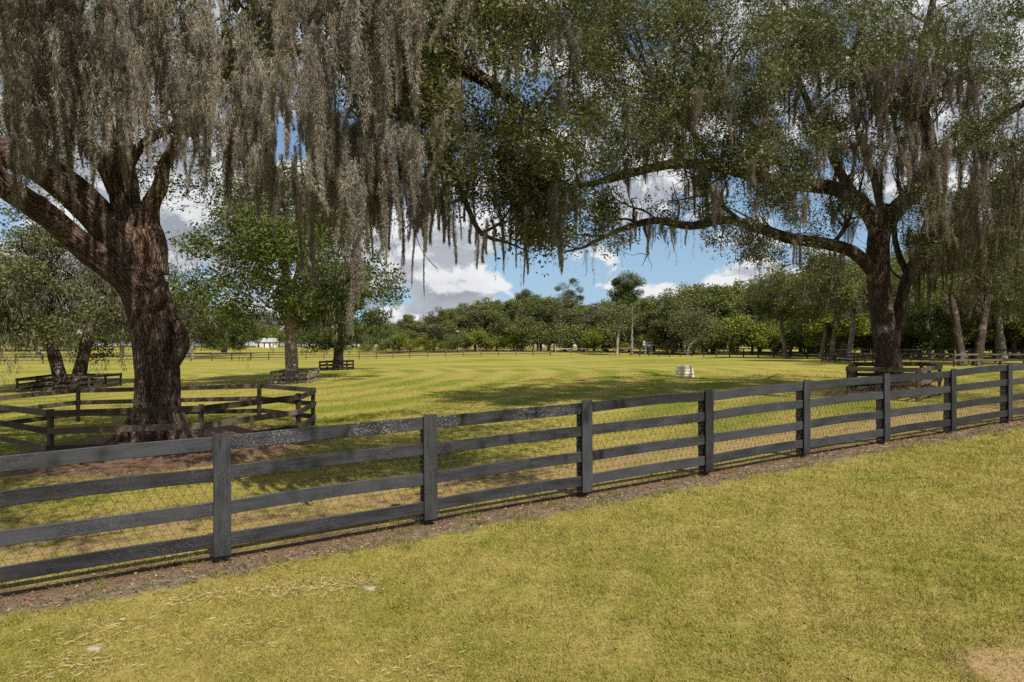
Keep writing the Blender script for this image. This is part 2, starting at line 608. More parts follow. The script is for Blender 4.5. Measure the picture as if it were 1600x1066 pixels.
M = dict(
    ground=mat_ground(),
    blade=mat_blade(),
    leaf_left=mat_leaf('oak_leaf_near', (0.028, 0.036, 0.010), (0.175, 0.172, 0.050), spec=0.28, rough=0.52),
    leaf_right=mat_leaf('oak_leaf', (0.030, 0.037, 0.014), (0.165, 0.170, 0.066), spec=0.28, rough=0.52),
    leaf_mid=mat_leaf('oak_leaf_mid', (0.026, 0.044, 0.007), (0.112, 0.135, 0.024), spec=0.25, rough=0.55, patch=0.5, rusty=False),
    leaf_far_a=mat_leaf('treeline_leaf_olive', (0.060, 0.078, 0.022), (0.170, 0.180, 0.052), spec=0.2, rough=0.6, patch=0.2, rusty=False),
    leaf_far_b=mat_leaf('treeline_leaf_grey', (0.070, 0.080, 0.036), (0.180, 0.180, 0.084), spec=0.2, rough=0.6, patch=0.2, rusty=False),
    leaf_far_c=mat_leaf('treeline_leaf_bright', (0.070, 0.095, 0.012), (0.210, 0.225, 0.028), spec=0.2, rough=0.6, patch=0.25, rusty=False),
    needle=mat_leaf('pine_needle', (0.018, 0.042, 0.008), (0.075, 0.110, 0.022), rusty=False),
    moss=mat_moss('spanish_moss', (0.078, 0.065, 0.046), (0.450, 0.402, 0.325)),
    moss_dark=mat_moss('spanish_moss_dark', (0.070, 0.057, 0.038), (0.310, 0.260, 0.190)),
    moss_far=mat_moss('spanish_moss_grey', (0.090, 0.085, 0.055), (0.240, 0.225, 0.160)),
    bark_left=mat_bark('oak_bark_left', (0.024, 0.013, 0.008), (0.190, 0.128, 0.096), lichen=(0.20, 0.165, 0.135)),
    bark=mat_bark('oak_bark', (0.028, 0.018, 0.013), (0.140, 0.100, 0.078)),
    bark_pale=mat_bark('pale_bark', (0.12, 0.085, 0.066), (0.42, 0.34, 0.29), lichen=(0.46, 0.42, 0.38), strength=0.6),
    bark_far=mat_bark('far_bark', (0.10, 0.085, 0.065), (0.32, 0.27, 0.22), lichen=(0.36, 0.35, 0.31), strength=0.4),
    black=mat_wood('black_paint', (0.007, 0.0072, 0.0085), (0.036, 0.038, 0.043), rough=0.55, fleck=0.25, fleckcol=(0.16, 0.16, 0.17)),
    black_flecked=mat_wood('black_paint_flecked', (0.008, 0.008, 0.009), (0.038, 0.039, 0.044), rough=0.55, fleck=0.75, fleckcol=(0.27, 0.27, 0.28)),  # more and paler flecks, for the top board of two bays
    brown=mat_wood('weathered_brown_wood', (0.030, 0.023, 0.016), (0.125, 0.098, 0.072), rough=0.85, spec=0.15, moss=(0.085, 0.085, 0.030)),
    dark_wood=mat_wood('dark_brown_wood', (0.018, 0.014, 0.012), (0.070, 0.055, 0.046), rough=0.8, spec=0.15),
    grey_wood=mat_wood('grey_weathered_wood', (0.10, 0.085, 0.070), (0.30, 0.265, 0.225), rough=0.9, spec=0.1),
    wire=mat_plain('rusty_wire', (0.085, 0.055, 0.042), 0.8, 0.2, 0.0),
    post_round=mat_wood('black_post', (0.012, 0.012, 0.013), (0.045, 0.045, 0.048), rough=0.65),
    cream=mat_plain('cream_plastic', (0.66, 0.61, 0.44), 0.45, 0.4, var=0.12, scale=3.0),
    gap_shade=mat_plain('shadow_gap_plastic', (0.34, 0.31, 0.22), 0.6, 0.3),  # darker cream meant as painted shade between the tiers; unused
    white=mat_plain('white_wall_paint', (0.62, 0.61, 0.57), 0.7),
    roof=mat_plain('pale_green_roof', (0.30, 0.34, 0.30), 0.6),
    roof_grey=mat_plain('grey_roof', (0.34, 0.35, 0.37), 0.6),
    opening=mat_plain('dark_doorway', (0.03, 0.028, 0.026), 0.8),
    pole=mat_plain('pale_pole', (0.46, 0.43, 0.34), 0.7),
    litter=mat_leaf('fallen_leaf', (0.045, 0.026, 0.018), (0.42, 0.25, 0.14), trans=0.1, patch=6.0, spec=0.15, rough=0.7),
    sand=mat_plain('pale_limestone', (0.27, 0.235, 0.17), 0.9),
)
M['weed'] = mat_leaf('weed_blade', (0.06, 0.09, 0.012), (0.24, 0.24, 0.06), patch=3.0, rusty=False)
M['straw'] = mat_leaf('dry_straw', (0.30, 0.22, 0.09), (0.58, 0.46, 0.24), trans=0.2, patch=4.0)

# ------------------------------------------------------------------ ground
gx = np.concatenate([-np.geomspace(1500, 22, 40), np.linspace(-21, 24, 150), np.geomspace(25, 1500, 40)])
gy = np.concatenate([np.linspace(-60, -1, 12), np.linspace(0, 45, 150), np.geomspace(46, 2500, 90)])
GX, GY = np.meshgrid(gx, gy)
GZ = ground_z(GX, GY)
nx, ny = len(gx), len(gy)
idx = np.arange(nx * ny).reshape(ny, nx)
Q = np.stack([idx[:-1, :-1], idx[:-1, 1:], idx[1:, 1:], idx[1:, :-1]], -1).reshape(-1, 4)
ground = link('ground', mesh_np('ground', np.stack([GX, GY, GZ], -1).reshape(-1, 3), Q, M['ground'], True))
kind(ground, 'structure')


# grass: near lawn and the pasture just behind the fence
def grass(name, n, ymin, ymax, side, blade_l, blade_w, label):
    d = np.exp(rng.uniform(np.log(ymin), np.log(ymax), n * 2))
    x = rng.uniform(-0.9, 0.9, n * 2) * d
    s, p = fence_sp(x, d)
    wob = 0.20 * np.sin(s * 1.7) + 0.15 * np.sin(s * 4.1 + 1) + 0.1 * np.sin(s * 9.3 + 2 * d) + rng.normal(0, 0.19, n * 2)
    if side < 0:
        ok = p < -0.46 + wob
        ok &= ~((np.hypot(x - SANDY[0], d - SANDY[1]) < 0.36) & (rng.random(n * 2) < 0.8))
    else:
        ok = p > 0.42 + wob
        r = np.hypot(x - LEFT_BASE[0] - 0.4, d - LEFT_BASE[1] + 0.3)
        ok &= r > 3.3 + 2 * wob
        thin = 1 - 0.55 * np.exp(-((p - 1.6) / 1.0) ** 2)
        ok &= rng.random(n * 2) < thin
    x, d = x[ok][:n], d[ok][:n]
    m = len(x)
    pos = np.stack([x, d, ground_z(x, d) - 0.004], -1)
    th = rng.uniform(0, 2 * np.pi, m)
    # lean follows a slow swirl, so that blades lie in wisps
    th = 0.85 * th + 0.9 * np.sin(x * 5.3 + 1.7 * np.sin(d * 4.9)) + 0.8 * np.sin(d * 7.1 + x * 2)
    lean = np.clip(rng.normal(0.9, 0.42, m), 0.05, 1.5)
    dr = np.stack([np.cos(th) * np.sin(lean), np.sin(th) * np.sin(lean), np.cos(lean)], -1)
    grow = np.sqrt(d / 5.0)
    tall = 0.95 + 0.26 * np.sin(x * 3.7 + 2 * np.sin(d * 2.9)) * np.sin(d * 4.3 + np.sin(x * 5.1)) + 0.25 * np.sin(x * 11 + d * 7) * np.sin(d * 13 - x * 4)
    ln = rng.uniform(0.55, 1.35, m) * np.clip(tall, 0.45, 1.7) * blade_l * np.clip(grow, 0.9, 1.7)
    wd = rng.uniform(0.7, 1.3, m) * blade_w * np.clip(grow, 0.9, 2.6)
    V = sliver_tris(pos, dr, ln, wd)
    o = link(name, mesh_np(name, V, np.arange(len(V)).reshape(-1, 3), M['blade']))
    kind(o, 'stuff')
    return tag(o, label, 'grass')


grass('lawn_grass', 300000, 3.4, 20.0, -1, 0.048, 0.0062, 'short yellow-green lawn grass in front of the black fence')
grass('pasture_grass', 110000, 7.0, 42.0, 1, 0.055, 0.0075, 'short sunlit pasture grass behind the black fence')


# fallen leaves and litter on the bare strip
def litter():
    n = 3600
    s = rng.uniform(-3, 20, n)
    p = rng.normal(-0.16, 0.24, n)
    x = FX0 + s * FU[0] + p * FN[0]
    y = FY0 + s * FU[1] + p * FN[1]
    n2 = 420
    d = np.exp(rng.uniform(np.log(3.6), np.log(14), n2))
    x2 = rng.uniform(-0.85, 0.85, n2) * d
    s2, p2 = fence_sp(x2, d)
    keep = (p2 < -0.5) & (rng.random(n2) < 0.9)
    a3 = rng.uniform(0, 2 * np.pi, 900)
    r3 = 3.4 * np.sqrt(rng.random(900))
    x = np.concatenate([x, x2[keep], LEFT_BASE[0] + 0.4 + r3 * np.cos(a3)])
    y = np.concatenate([y, d[keep], LEFT_BASE[1] - 0.3 + r3 * np.sin(a3)])
    pos = np.stack([x, y, ground_z(x, y) + rng.uniform(0.006, 0.02, len(x))], -1)
    V = leaf_quads(pos, 0.046, 0.022, flat=0.18)
    o = link('fallen_leaves', mesh_np('fallen_leaves', V, quads_of(len(V)), M['litter']))
    kind(o, 'stuff')
    tag(o, 'scattered brown and orange fallen leaves under the fence and oak', 'leaves')
    # dry clippings lying in pale drifts on the near lawn
    pts = []
    for (px, py, rad, m) in ((300, 935, 0.30, 240), (505, 918, 0.34, 330), (430, 925, 0.3, 200), (180, 985, 0.4, 300), (110, 1040, 0.4, 260), (380, 1000, 0.5, 200), (560, 915, 0.16, 160), (640, 1050, 0.4, 160)):
        c = ghit(px, py)
        q = rng.normal(0, 1, (m, 2)) * (rad * 0.75, rad * 0.4)
        pts.append(np.stack([c[0] + q[:, 0], c[1] + q[:, 1] + 0.25 * q[:, 0], np.zeros(m)], -1))
    pts = np.vstack(pts)
    pts[:, 2] = ground_z(pts[:, 0], pts[:, 1]) + rng.uniform(0.015, 0.035, len(pts))
    V = leaf_quads(pts, 0.075, 0.0055, flat=0.15)
    o = link('dry_clippings', mesh_np('dry_clippings', V, quads_of(len(V)), M['straw']))
    kind(o, 'stuff')
    tag(o, 'pale dry grass clippings lying in drifts on the near lawn', 'clippings')


litter()

def weeds():
    P, Dv = [], []
    for _ in range(150):
        s_ = rng.uniform(-3, 20)
        p_ = rng.choice((rng.normal(-0.5, 0.12), rng.normal(0.1, 0.12), rng.normal(-0.3, 0.2)))
        x, y = FX0 + s_ * FU[0] + p_ * FN[0], FY0 + s_ * FU[1] + p_ * FN[1]
        n = int(rng.uniform(18, 70))
        o = rng.normal(0, rng.uniform(.02, .07), (n, 2))
        P.append(np.stack([x + o[:, 0] * 1.5, y + o[:, 1], ground_z(x + o[:, 0] * 1.5, y + o[:, 1]) - .003], -1))
        Dv.append(unit(np.stack([rng.normal(0, .6, n), rng.normal(0, .6, n), np.ones(n)], -1)))
    P, Dv = np.vstack(P), np.vstack(Dv)
    V = sliver_tris(P, Dv, rng.uniform(.03, .11, len(P)), rng.uniform(.004, .008, len(P)))
    o = link('weed_tufts', mesh_np('weed_tufts', V, np.arange(len(V)).reshape(-1, 3), M['weed']))
    tag(kind(o, 'stuff'), 'small green grass tufts on the bare strip under the fence', 'weeds')


weeds()

# two flat pale stones in the lawn
for (px, py, sz, lab) in ((577, 921, 0.06, 'small pale stone in the lawn near the first full fence bay'), (148, 1015, 0.055, 'small pale stone in the lawn at the lower left')):
    c = ghit(px, py)
    V, Fq = [], []
    nS = 9
    for i, (rr, h) in enumerate(((1.0, -0.01), (0.95, 0.012), (0.6, 0.026))):
        for j in range(nS):
            a = 2 * math.pi * j / nS
            q = rr * sz * (1 + 0.25 * math.sin(3 * a + px) + 0.12 * math.sin(5 * a))
            V.append((q * math.cos(a) * 1.2, q * math.sin(a) * 0.8, h))
    for i in range(2):
        for j in range(nS):
            Fq.append((i * nS + j, i * nS + (j + 1) % nS, (i + 1) * nS + (j + 1) % nS, (i + 1) * nS + j))
    me = bpy.data.meshes.new('lawn_stone')
    me.from_pydata(V, [], Fq + [tuple(range(2 * nS, 3 * nS))])
    me.materials.append(M['sand'])
    tag(link('lawn_stone', me, None, c), lab, 'stone')

# ------------------------------------------------------------------ front fence
fence_ang = math.atan2(FDY, FDX)


def fence_pt(k, p=0.0):
    x = FX0 + k * FDX + p * FN[0]
    y = FY0 + k * FDY + p * FN[1]
    return np.array((x, y, float(ground_z(x, y))))


def ribbon_wire(segs, rad):
    """thin three sided wires from a list of (a, b) ends"""
    A = np.array([s[0] for s in segs], float)
    B = np.array([s[1] for s in segs], float)
    T = unit(B - A)
    n1 = unit(np.cross(T, np.tile((0.31, 0.9, 0.27), (len(T), 1))))
    n2 = np.cross(T, n1)
    V = []
    for a in (0, 2.094, 4.189):
        o = rad * (math.cos(a) * n1 + math.sin(a) * n2)
        V += [A + o, B + o]
    V = np.stack(V, 1)
    m = len(A)
    q = np.array([(0, 2, 3, 1), (2, 4, 5, 3), (4, 0, 1, 5)])
    Fq = (np.arange(m)[:, None, None] * 6 + q[None]).reshape(-1, 4)
    return V.reshape(-1, 3), Fq


def front_fence():
    root = thing('board_fence', 'long black four-board fence with wire mesh crossing the foreground', 'fence', fence_pt(0))
    base = fence_pt(0)
    boards = [box_mesh('board', FLEN, 0.026, 0.150, M['black'], 0.005, 0.020, i, 4) for i in range(4)]
    flecked = [box_mesh('board', FLEN, 0.026, 0.160, M['black_flecked'], 0.005, 0.010, 20 + i, 4) for i in range(2)]
    face = [box_mesh('face_board', 1.335, 0.028, 0.180, M['black'], 0.005, 0.004, 40 + i, 2) for i in range(3)]
    # round post
    pts = np.array([(0, 0, -0.25, 0.082), (0, 0, 0.3, 0.080), (0, 0, 0.8, 0.078), (0, 0, 1.355, 0.075)])
    v, q, a = tube(catmull(pts, 0.3), 16, 0.04, 1.0)
    n = len(v)
    top = np.vstack([v, [(0, 0, 1.36)]])
    post_me = bpy.data.meshes.new('post')
    post_me.from_pydata([tuple(p) for p in top], [], [tuple(f) for f in q] + [(n - 16 + i, n - 16 + (i + 1) % 16, n) for i in range(16)])
    post_me.materials.append(M['post_round'])
    # wire panel, local x along the bay
    segs = []
    rows = [0.10 + 0.098 * i for i in range(12)]
    L = FLEN - 0.02
    for z in rows:
        xs = np.linspace(-L / 2, L / 2, 9)
        for i in range(8):
            segs.append(((xs[i], 0.003 * math.sin(i * 2 + z * 9), z + 0.004 * math.sin(i * 1.3 + z * 20)), (xs[i + 1], 0.003 * math.sin(i * 2 + 2 + z * 9), z + 0.004 * math.sin((i + 1) * 1.3 + z * 20))))
    for r_, z in enumerate(rows[:-1]):
        xs = np.arange(-L / 2, L / 2, 0.052)
        for i, x in enumerate(xs):
            up = (i + r_) % 2
            segs.append(((x, 0, z if up else z + 0.098), (x + 0.052, 0, z + 0.098 if up else z)))
    wv, wq = ribbon_wire(segs, 0.0025)
    wire_me = mesh_np('wire_mesh', wv, wq, M['wire'])
    K0, K1 = -2, 10
    for k in range(K0, K1 + 1):
        rr = random.Random(100 + k)
        p = fence_pt(k, 0.100)
        po = link('post', post_me, root, p - base)
        po.rotation_euler = (rr.uniform(-0.01, 0.01), rr.uniform(-0.01, 0.01), rr.uniform(0, 6))
        p = fence_pt(k, -0.032)
        fo = link('face_board', face[k % 3], root, p - base + np.array((0, 0, 0.085 + 0.6675)))
        fo.rotation_euler = (0, -math.pi / 2, 0)
        fo.rotation_mode = 'QUATERNION'
        # plank stands upright: local x up, local z along the fence
        mx = Matrix(((0, -FN[0], FU[0]), (0, -FN[1], FU[1]), (1, 0, 0)))
        fo.rotation_quaternion = mx.to_quaternion() @ Matrix.Rotation(rr.uniform(-0.012, 0.012), 3, 'Y').to_quaternion()
        if k == K1:
            break
        a, b = fence_pt(k), fence_pt(k + 1)
        mid = (a + b) / 2
        slope = math.atan2(b[2] - a[2], FLEN)
        for i, zc in enumerate((1.305, 0.975, 0.605, 0.255)):
            use = flecked[i % 2] if (i == 0 and k in (0, 1)) else boards[(k * 3 + i) % 4]
            bo = link('board', use, root, mid - base + np.array((0, 0, zc + rr.uniform(-0.012, 0.012))))
            bo.rotation_mode = 'QUATERNION'
            bo.rotation_quaternion = Matrix.Rotation(fence_ang, 3, 'Z').to_quaternion() @ Matrix.Rotation(-slope + rr.uniform(-0.004, 0.004), 3, 'Y').to_quaternion()
            if use in flecked:
                bo['label'] = 'top board with pale flecks in its black paint'
        mw = (fence_pt(k, 0.017) + fence_pt(k + 1, 0.017)) / 2
        wo = link('wire_mesh', wire_me, root, mw - base)
        kind(wo, 'stuff')
        wo.rotation_mode = 'QUATERNION'
        wo.rotation_quaternion = Matrix.Rotation(fence_ang, 3, 'Z').to_quaternion() @ Matrix.Rotation(-slope, 3, 'Y').to_quaternion()


front_fence()


# ------------------------------------------------------------------ rail fences and tree guards
def rail_run(root, base, verts, closed, spacing, rails, h, rail_h, rail_t, post_w, mat, post_every=True, mat_post=None, jitter=0.01, skip=()):
    """posts at (and between) the given ground points, rails nailed between them. Parts: post, rail"""
    mat_post = mat_post or mat
    V = [np.asarray(v, float) for v in verts]
    P = []
    nseg = len(V) if closed else len(V) - 1
    for i in range(nseg):
        a, b = V[i], V[(i + 1) % len(V)]
        L = np.linalg.norm((b - a)[:2])
        m = max(1, int(round(L / spacing)))
        for j in range(m):
            q = a + (b - a) * j / m
            P.append(q)
    if not closed:
        P.append(V[-1])
    for q in P:
        q[2] = float(ground_z(q[0], q[1]))
    h = max(rails) + rail_h / 2 - 0.005
    post_me = box_mesh('post', h + 0.30, post_w, post_w * 1.05, mat_post, 0.008, 0.0, 1, 1)
    rail_me = [box_mesh('rail', 1.0, rail_t, rail_h, mat, 0.006, 0.0, s, 1) for s in range(2)]
    n = len(P)
    for i, q in enumerate(P):
        nxt = P[(i + 1) % n] if (closed or i + 1 < n) else None
        prv = P[i - 1] if (closed or i > 0) else None
        d = unit((nxt if nxt is not None else q) - (prv if prv is not None else q))
        ang = math.atan2(d[1], d[0])
        o = link('post', post_me, root, q - base + np.array((0, 0, (h + 0.30) / 2 - 0.28)))
        o.rotation_euler = (0, 0, 0)
        o.rotation_mode = 'QUATERNION'
        o.rotation_quaternion = Matrix.Rotation(ang, 3, 'Z').to_quaternion() @ Matrix.Rotation(math.pi / 2 + random.uniform(-jitter, jitter), 3, 'Y').to_quaternion()
        if nxt is None or i in skip:
            continue
        e = nxt - q
        L = np.linalg.norm(e)
        nrm = unit(np.array((e[1], -e[0], 0.0)))
        if np.dot(nrm[:2], (q[:2] - CAM[:2])) > 0 and not closed:
            nrm = -nrm
        for z in rails:
            mid = (q + nxt) / 2 + nrm * (post_w / 2 + rail_t / 2 + 0.002) + np.array((0, 0, z + random.uniform(-jitter, jitter)))
            o = link('rail', rail_me[i % 2], root, mid - base)
            o.rotation_mode = 'QUATERNION'
            o.rotation_quaternion = Matrix.Rotation(math.atan2(e[1], e[0]), 3, 'Z').to_quaternion() @ Matrix.Rotation(-math.asin(e[2] / L) + random.uniform(-jitter, jitter) * 0.4, 3, 'Y').to_quaternion()
            o.scale = (L + rail_h * 0.25, 1, 1)
    return P


def guard(label, pix, h, rails, mat, base_px, spacing=9, closed=True, rail_h=0.14, post_w=0.10):
    """pix: photo positions of the tops of the guard's corner posts"""
    vs = [ghit(px, py, h) for px, py in pix]
    base = np.mean(vs, axis=0)
    base[2] = float(ground_z(base[0], base[1]))
    root = thing('tree_guard', label, 'fence', base, 'board guards round the pasture trees')
    rail_run(root, base, vs, closed, spacing, rails, h, rail_h, 0.038, post_w, mat)


def guard_rect(label, c, wx, wy, rot, h, rails, mat, spacing=2.0, rail_h=0.14):
    vs = []
    for (x, y) in ((-1, -1), (1, -1), (1, 1), (-1, 1)):
        a = x * wx / 2
        b = y * wy / 2
        X = c[0] + a * math.cos(rot) - b * math.sin(rot)
        Y = c[1] + a * math.sin(rot) + b * math.cos(rot)
        vs.append(np.array((X, Y, float(ground_z(X, Y)))))
    base = np.array((c[0], c[1], float(ground_z(c[0], c[1]))))
    root = thing('tree_guard', label, 'fence', base, 'board guards round the pasture trees')
    rail_run(root, base, vs, True, spacing, rails, h, rail_h, 0.038, 0.10, mat)


guard('brown weathered board guard round the large moss-draped oak at left', [(79, 640), (314, 632), (466, 615), (489, 606), (405, 600), (122, 607), (-60, 624)],
      1.08, (1.0, 0.62, 0.24), M['brown'], None)
guard('brown board guard round the dark leaning oak at right', [(1326, 573), (1434, 575), (1468, 570), (1440, 565.5), (1337, 566)], 1.06, (0.98, 0.58, 0.2), M['brown'], None, spacing=1.7)
DBL = ghit(108, 607)
guard_rect('dark board guard round the twin-trunk oak at far left', DBL + np.array((0.0, 0.2, 0)), 3.9, 3.4, 0.06, 0.78, (0.70, 0.40, 0.12), M['dark_wood'])
T2 = ghit(457, 598)
guard_rect('pale grey board guard round the oak with a pale bare trunk', T2 + np.array((0.0, 0.55, 0)), 2.1, 2.0, 0.0, 0.72, (0.64, 0.34, 0.07), M['grey_wood'], rail_h=0.11)
T3 = ghit(528, 578)
guard_rect('small dark board guard round the oak nearest the far fence', T3 + np.array((-0.2, 0.4, 0)), 2.3, 2.2, 0.0, 0.80, (0.72, 0.42, 0.14), M['dark_wood'])
T5 = ghit(1515, 572)
guard_rect('board guard round the pale twin trunks at the right edge', T5 + np.array((-0.1, 0.3, 0)), 5.6, 4.6, 0.08, 0.95, (0.88, 0.48), M['brown'], spacing=1.9)
T6 = ghit(1325, 566)
guard_rect('weathered board guard between the right oak and the far treeline', T6 + np.array((0.2, 0.6, 0)), 3.4, 3.0, -0.05, 0.85, (0.78, 0.5, 0.2), M['brown'], spacing=1.7)


def far_fence(label, pix, spacing, rails, h, mat, mat_post=None, rail_h=0.13):
    vs = [ghit(px, py) for px, py in pix]
    root = thing('pasture_fence', label, 'fence', vs[0], 'fences round the far side of the pasture')
    rail_run(root, vs[0], vs, False, spacing, rails, h, rail_h, 0.035, 0.13, mat, mat_post=mat_post, jitter=0.02)


far_fence('dark board fence along the left far side of the pasture', [(-160, 570), (190, 567), (420, 562.5), (640, 559.5), (860, 556)], 2.9, (1.2, 0.8, 0.4), 1.32, M['brown'], M['brown'])
far_fence('pale grey single-rail fence across the middle far side of the pasture', [(868, 555.3), (985, 554.0)], 3.0, (1.15,), 1.25, M['grey_wood'], M['grey_wood'], rail_h=0.16)
far_fence('black board fence at the foot of the far treeline right of centre', [(985, 556), (1140, 558), (1290, 561)], 2.6, (1.15, 0.75, 0.35), 1.25, M['dark_wood'])
far_fence('dark board fence running behind the right oak to the right edge', [(1296, 562), (1440, 564), (1600, 568), (1760, 573)], 2.6, (1.15, 0.75, 0.35), 1.25, M['dark_wood'])


# ------------------------------------------------------------------ trees
def sprig_template(r, n_leaf=26, size=0.34, leaf=(0.075, 0.030)):
    """a leafy twig end; returns leaf verts"""
    pos = []
    for i in range(n_leaf):
        tw = i % 4
        dirv = unit(np.array((math.cos(tw * 1.7 + 0.4), math.sin(tw * 1.7 + 0.4), 0.25 + 0.2 * tw)))
        t = r.uniform(0.15, 1.0)
        pos.append(dirv * t * size + r.normal(0, 0.045, 3))
    return leaf_quads(np.array(pos), leaf[0], leaf[1], r)


def place(template, pos, scale, r=rng, tilt=0.6):
    n = len(pos)
    Rm = rand_rot(n, r, tilt) * scale[:, None, None]
    V = np.einsum('nij,kj->nki', Rm, template) + pos[:, None, :]
    return V.reshape(-1, 3)


SPR = [sprig_template(np.random.default_rng(50 + i)) for i in range(5)]
SPR_BIG = [sprig_template(np.random.default_rng(80 + i), 24, 0.36, (0.096, 0.040)) for i in range(5)]
SPR_HID = [sprig_template(np.random.default_rng(70 + i), 14, 0.55, (0.16, 0.075)) for i in range(5)]
SPR_NEAR = [sprig_template(np.random.default_rng(90 + i), 26, 0.26, (0.066, 0.026)) for i in range(5)]


def clumps_to_sprigs(centres, radius, per, r=rng):
    """scatter sprigs in irregular clumps"""
    n = len(centres)
    off = r.normal(0, 1, (n, per, 3)) * (1, 1, 0.6)
    off *= (radius * r.uniform(0.5, 1.2, n))[:, None, None] * 0.55
    return (centres[:, None, :] + off).reshape(-1, 3)


def build_leaves(name, pos, templates, mat, base, parent, smin=0.8, smax=1.25):
    Vs = []
    for i, tpl in enumerate(templates):
        p = pos[i::len(templates)]
        Vs.append(place(tpl, p, rng.uniform(smin, smax, len(p))))
    V = np.vstack(Vs) - base
    return link(name, mesh_np(name, V, quads_of(len(V)), mat), parent)


def moss_variant(seed, ropes, spread, r0, n_per=1100, length=(0.7, 1.0), fuzz=1.0, power=0.85):
    """unit moss clump: hangs from z=0 to about z=-1, made of many fine curling slivers"""
    r = np.random.default_rng(seed)
    P, D, L, W = [], [], [], []
    for k in range(ropes):
        ln = r.uniform(*length)
        cx, cy = r.normal(0, spread, 2) * (1.0, 0.7)
        m = int(n_per * ln)
        t = r.random(m) ** power
        rad = r0 * (1 - t) ** 0.55 * (0.55 + 0.6 * np.abs(np.sin(t * 9 + k * 2.1)) + 0.2 * r.random(m)) * r.uniform(0.6, 1.2)
        a = r.uniform(0, 2 * np.pi, m)
        rr = rad * np.sqrt(r.random(m))
        core = r.random(m) < 0.28
        rr = np.where(core, rr * 0.18, rr)
        sway = 0.03 * np.sin(t * 5 + k)
        conv = 1 - 0.35 * t
        p = np.stack([cx * conv + sway + rr * np.cos(a), cy * conv + rr * np.sin(a), -t * ln], -1)
        d = np.stack([np.cos(a) * r.uniform(-0.3, 1.0, m) * fuzz, np.sin(a) * r.uniform(-0.3, 1.0, m) * fuzz, -r.uniform(0.3, 1.5, m)], -1)
        d[core] *= (0.25, 0.25, 1.6)
        P.append(p)
        D.append(unit(d + r.normal(0, 0.35, d.shape) * np.where(core, 0.3, 1.0)[:, None]))
        L.append(r.uniform(0.018, 0.050, m) * (1.1 - 0.4 * t) * np.where(core, 2.0, 1.0))
        W.append(r.uniform(0.0030, 0.0058, m))
    P, D, L, W = map(np.concatenate, (P, D, L, W))
    V = sliver_tris(P, D, L, W, r)
    return V


MOSS_V = [moss_variant(1, 1, 0.0, 0.055, 2400), moss_variant(2, 2, 0.03, 0.045, 1900), moss_variant(3, 5, 0.10, 0.050, 1500, (0.35, 1.0)),
          moss_variant(4, 7, 0.15, 0.045, 1300, (0.3, 1.0)), moss_variant(5, 4, 0.075, 0.065, 1700, (0.4, 1.0)), moss_variant(6, 9, 0.20, 0.050, 1200, (0.25, 1.0))]
MOSS_ME = [mesh_np('moss_clump', v, np.arange(len(v)).reshape(-1, 3), M['moss']) for v in MOSS_V]
MOSS_ME_DARK = [mesh_np('moss_clump', v, np.arange(len(v)).reshape(-1, 3), M['moss_dark']) for v in MOSS_V]
# a light version for the mass that is joined
MOSS_LITE = [moss_variant(11, 2, 0.04, 0.042, 210, power=1.35), moss_variant(12, 4, 0.09, 0.042, 130, (0.4, 1.0), power=1.35), moss_variant(13, 3, 0.06, 0.045, 160, (0.5, 1.0), power=1.35)]


def moss_objs(root, base, items, meshes):
    """items: (top point, length, width factor, variant)"""
    for (p, ln, wf, vi) in items:
        o = link('moss_clump', meshes[vi], root, np.asarray(p) - base)
        o.rotation_euler = (random.uniform(-0.05, 0.05), random.uniform(-0.05, 0.05), random.uniform(0, 6.28))
        o.scale = (wf, wf, ln)


def moss_mass(root, base, pts, lens, mat, wf=1.0):
    Vs = []
    pts = np.asarray(pts)
    lens = np.asarray(lens)
    for i, tpl in enumerate(MOSS_LITE):
        p, l = pts[i::3], lens[i::3]
        if not len(p):
            continue
        a = rng.uniform(0, 6.28, len(p))
        c, s = np.cos(a), np.sin(a)
        X = tpl[None, :, 0] * c[:, None] - tpl[None, :, 1] * s[:, None]
        Y = tpl[None, :, 0] * s[:, None] + tpl[None, :, 1] * c[:, None]
        Z = tpl[None, :, 2] * l[:, None]
        k = (0.8 + 0.7 * l[:, None]) * wf
        Vs.append((np.stack([X * k, Y * k, Z], -1) + p[:, None, :]).reshape(-1, 3))
    V = np.vstack(Vs) - base
    o = link('moss', mesh_np('moss', V, np.arange(len(V)).reshape(-1, 3), mat), root)
    return kind(o, 'stuff')


def twig_sprays(root, base, centres, n, length):
    """fine bare twigs through each leaf clump"""
    c = np.repeat(np.asarray(centres), n, axis=0)
    d = unit(rng.normal(size=c.shape) * (1, 1, .6))
    L = rng.uniform(.5, 1.2, len(c)) * length
    V = sliver_tris(c - d * L[:, None] * .4, d, L, rng.uniform(.008, .016, len(c))) - base
    kind(link('twigs', mesh_np('twigs', V, np.arange(len(V)).reshape(-1, 3), M['moss_dark']), root), 'stuff')


def pix_path(pts):
    """(px, py, distance, radius) -> (x, y, z, radius)"""
    return np.array([(*at(a, b, d), r) for a, b, d, r in pts])


def twiggy(tb, path, r, count, length, rad, up=0.35, start=0.25):
    """side branches off a limb; returns the branch paths"""
    out = []
    n = len(path)
    for _ in range(count):
        i = int(r.uniform(start, 1.0) * (n - 1))
        p = path[i]
        ax = unit(path[min(i + 1, n - 1), :3] - path[max(i - 1, 0), :3])
        d = unit(np.cross(ax, r.normal(size=3)) + 0.5 * ax + np.array((0, 0, up)))
        L = length * r.uniform(0.5, 1.3)
        q = [np.array((*p[:3], min(rad, p[3] * 0.7)))]
        for s in range(1, 5):
            d = unit(d + r.normal(0, 0.28, 3) + np.array((0, 0, 0.05)))
            q.append(np.array((*(q[-1][:3] + d * L / 4), max(0.006, min(rad, p[3] * 0.7) * (1 - s / 4.6)))))
        out.append(tb.add(np.array(q), 6, 0.18))
    return out


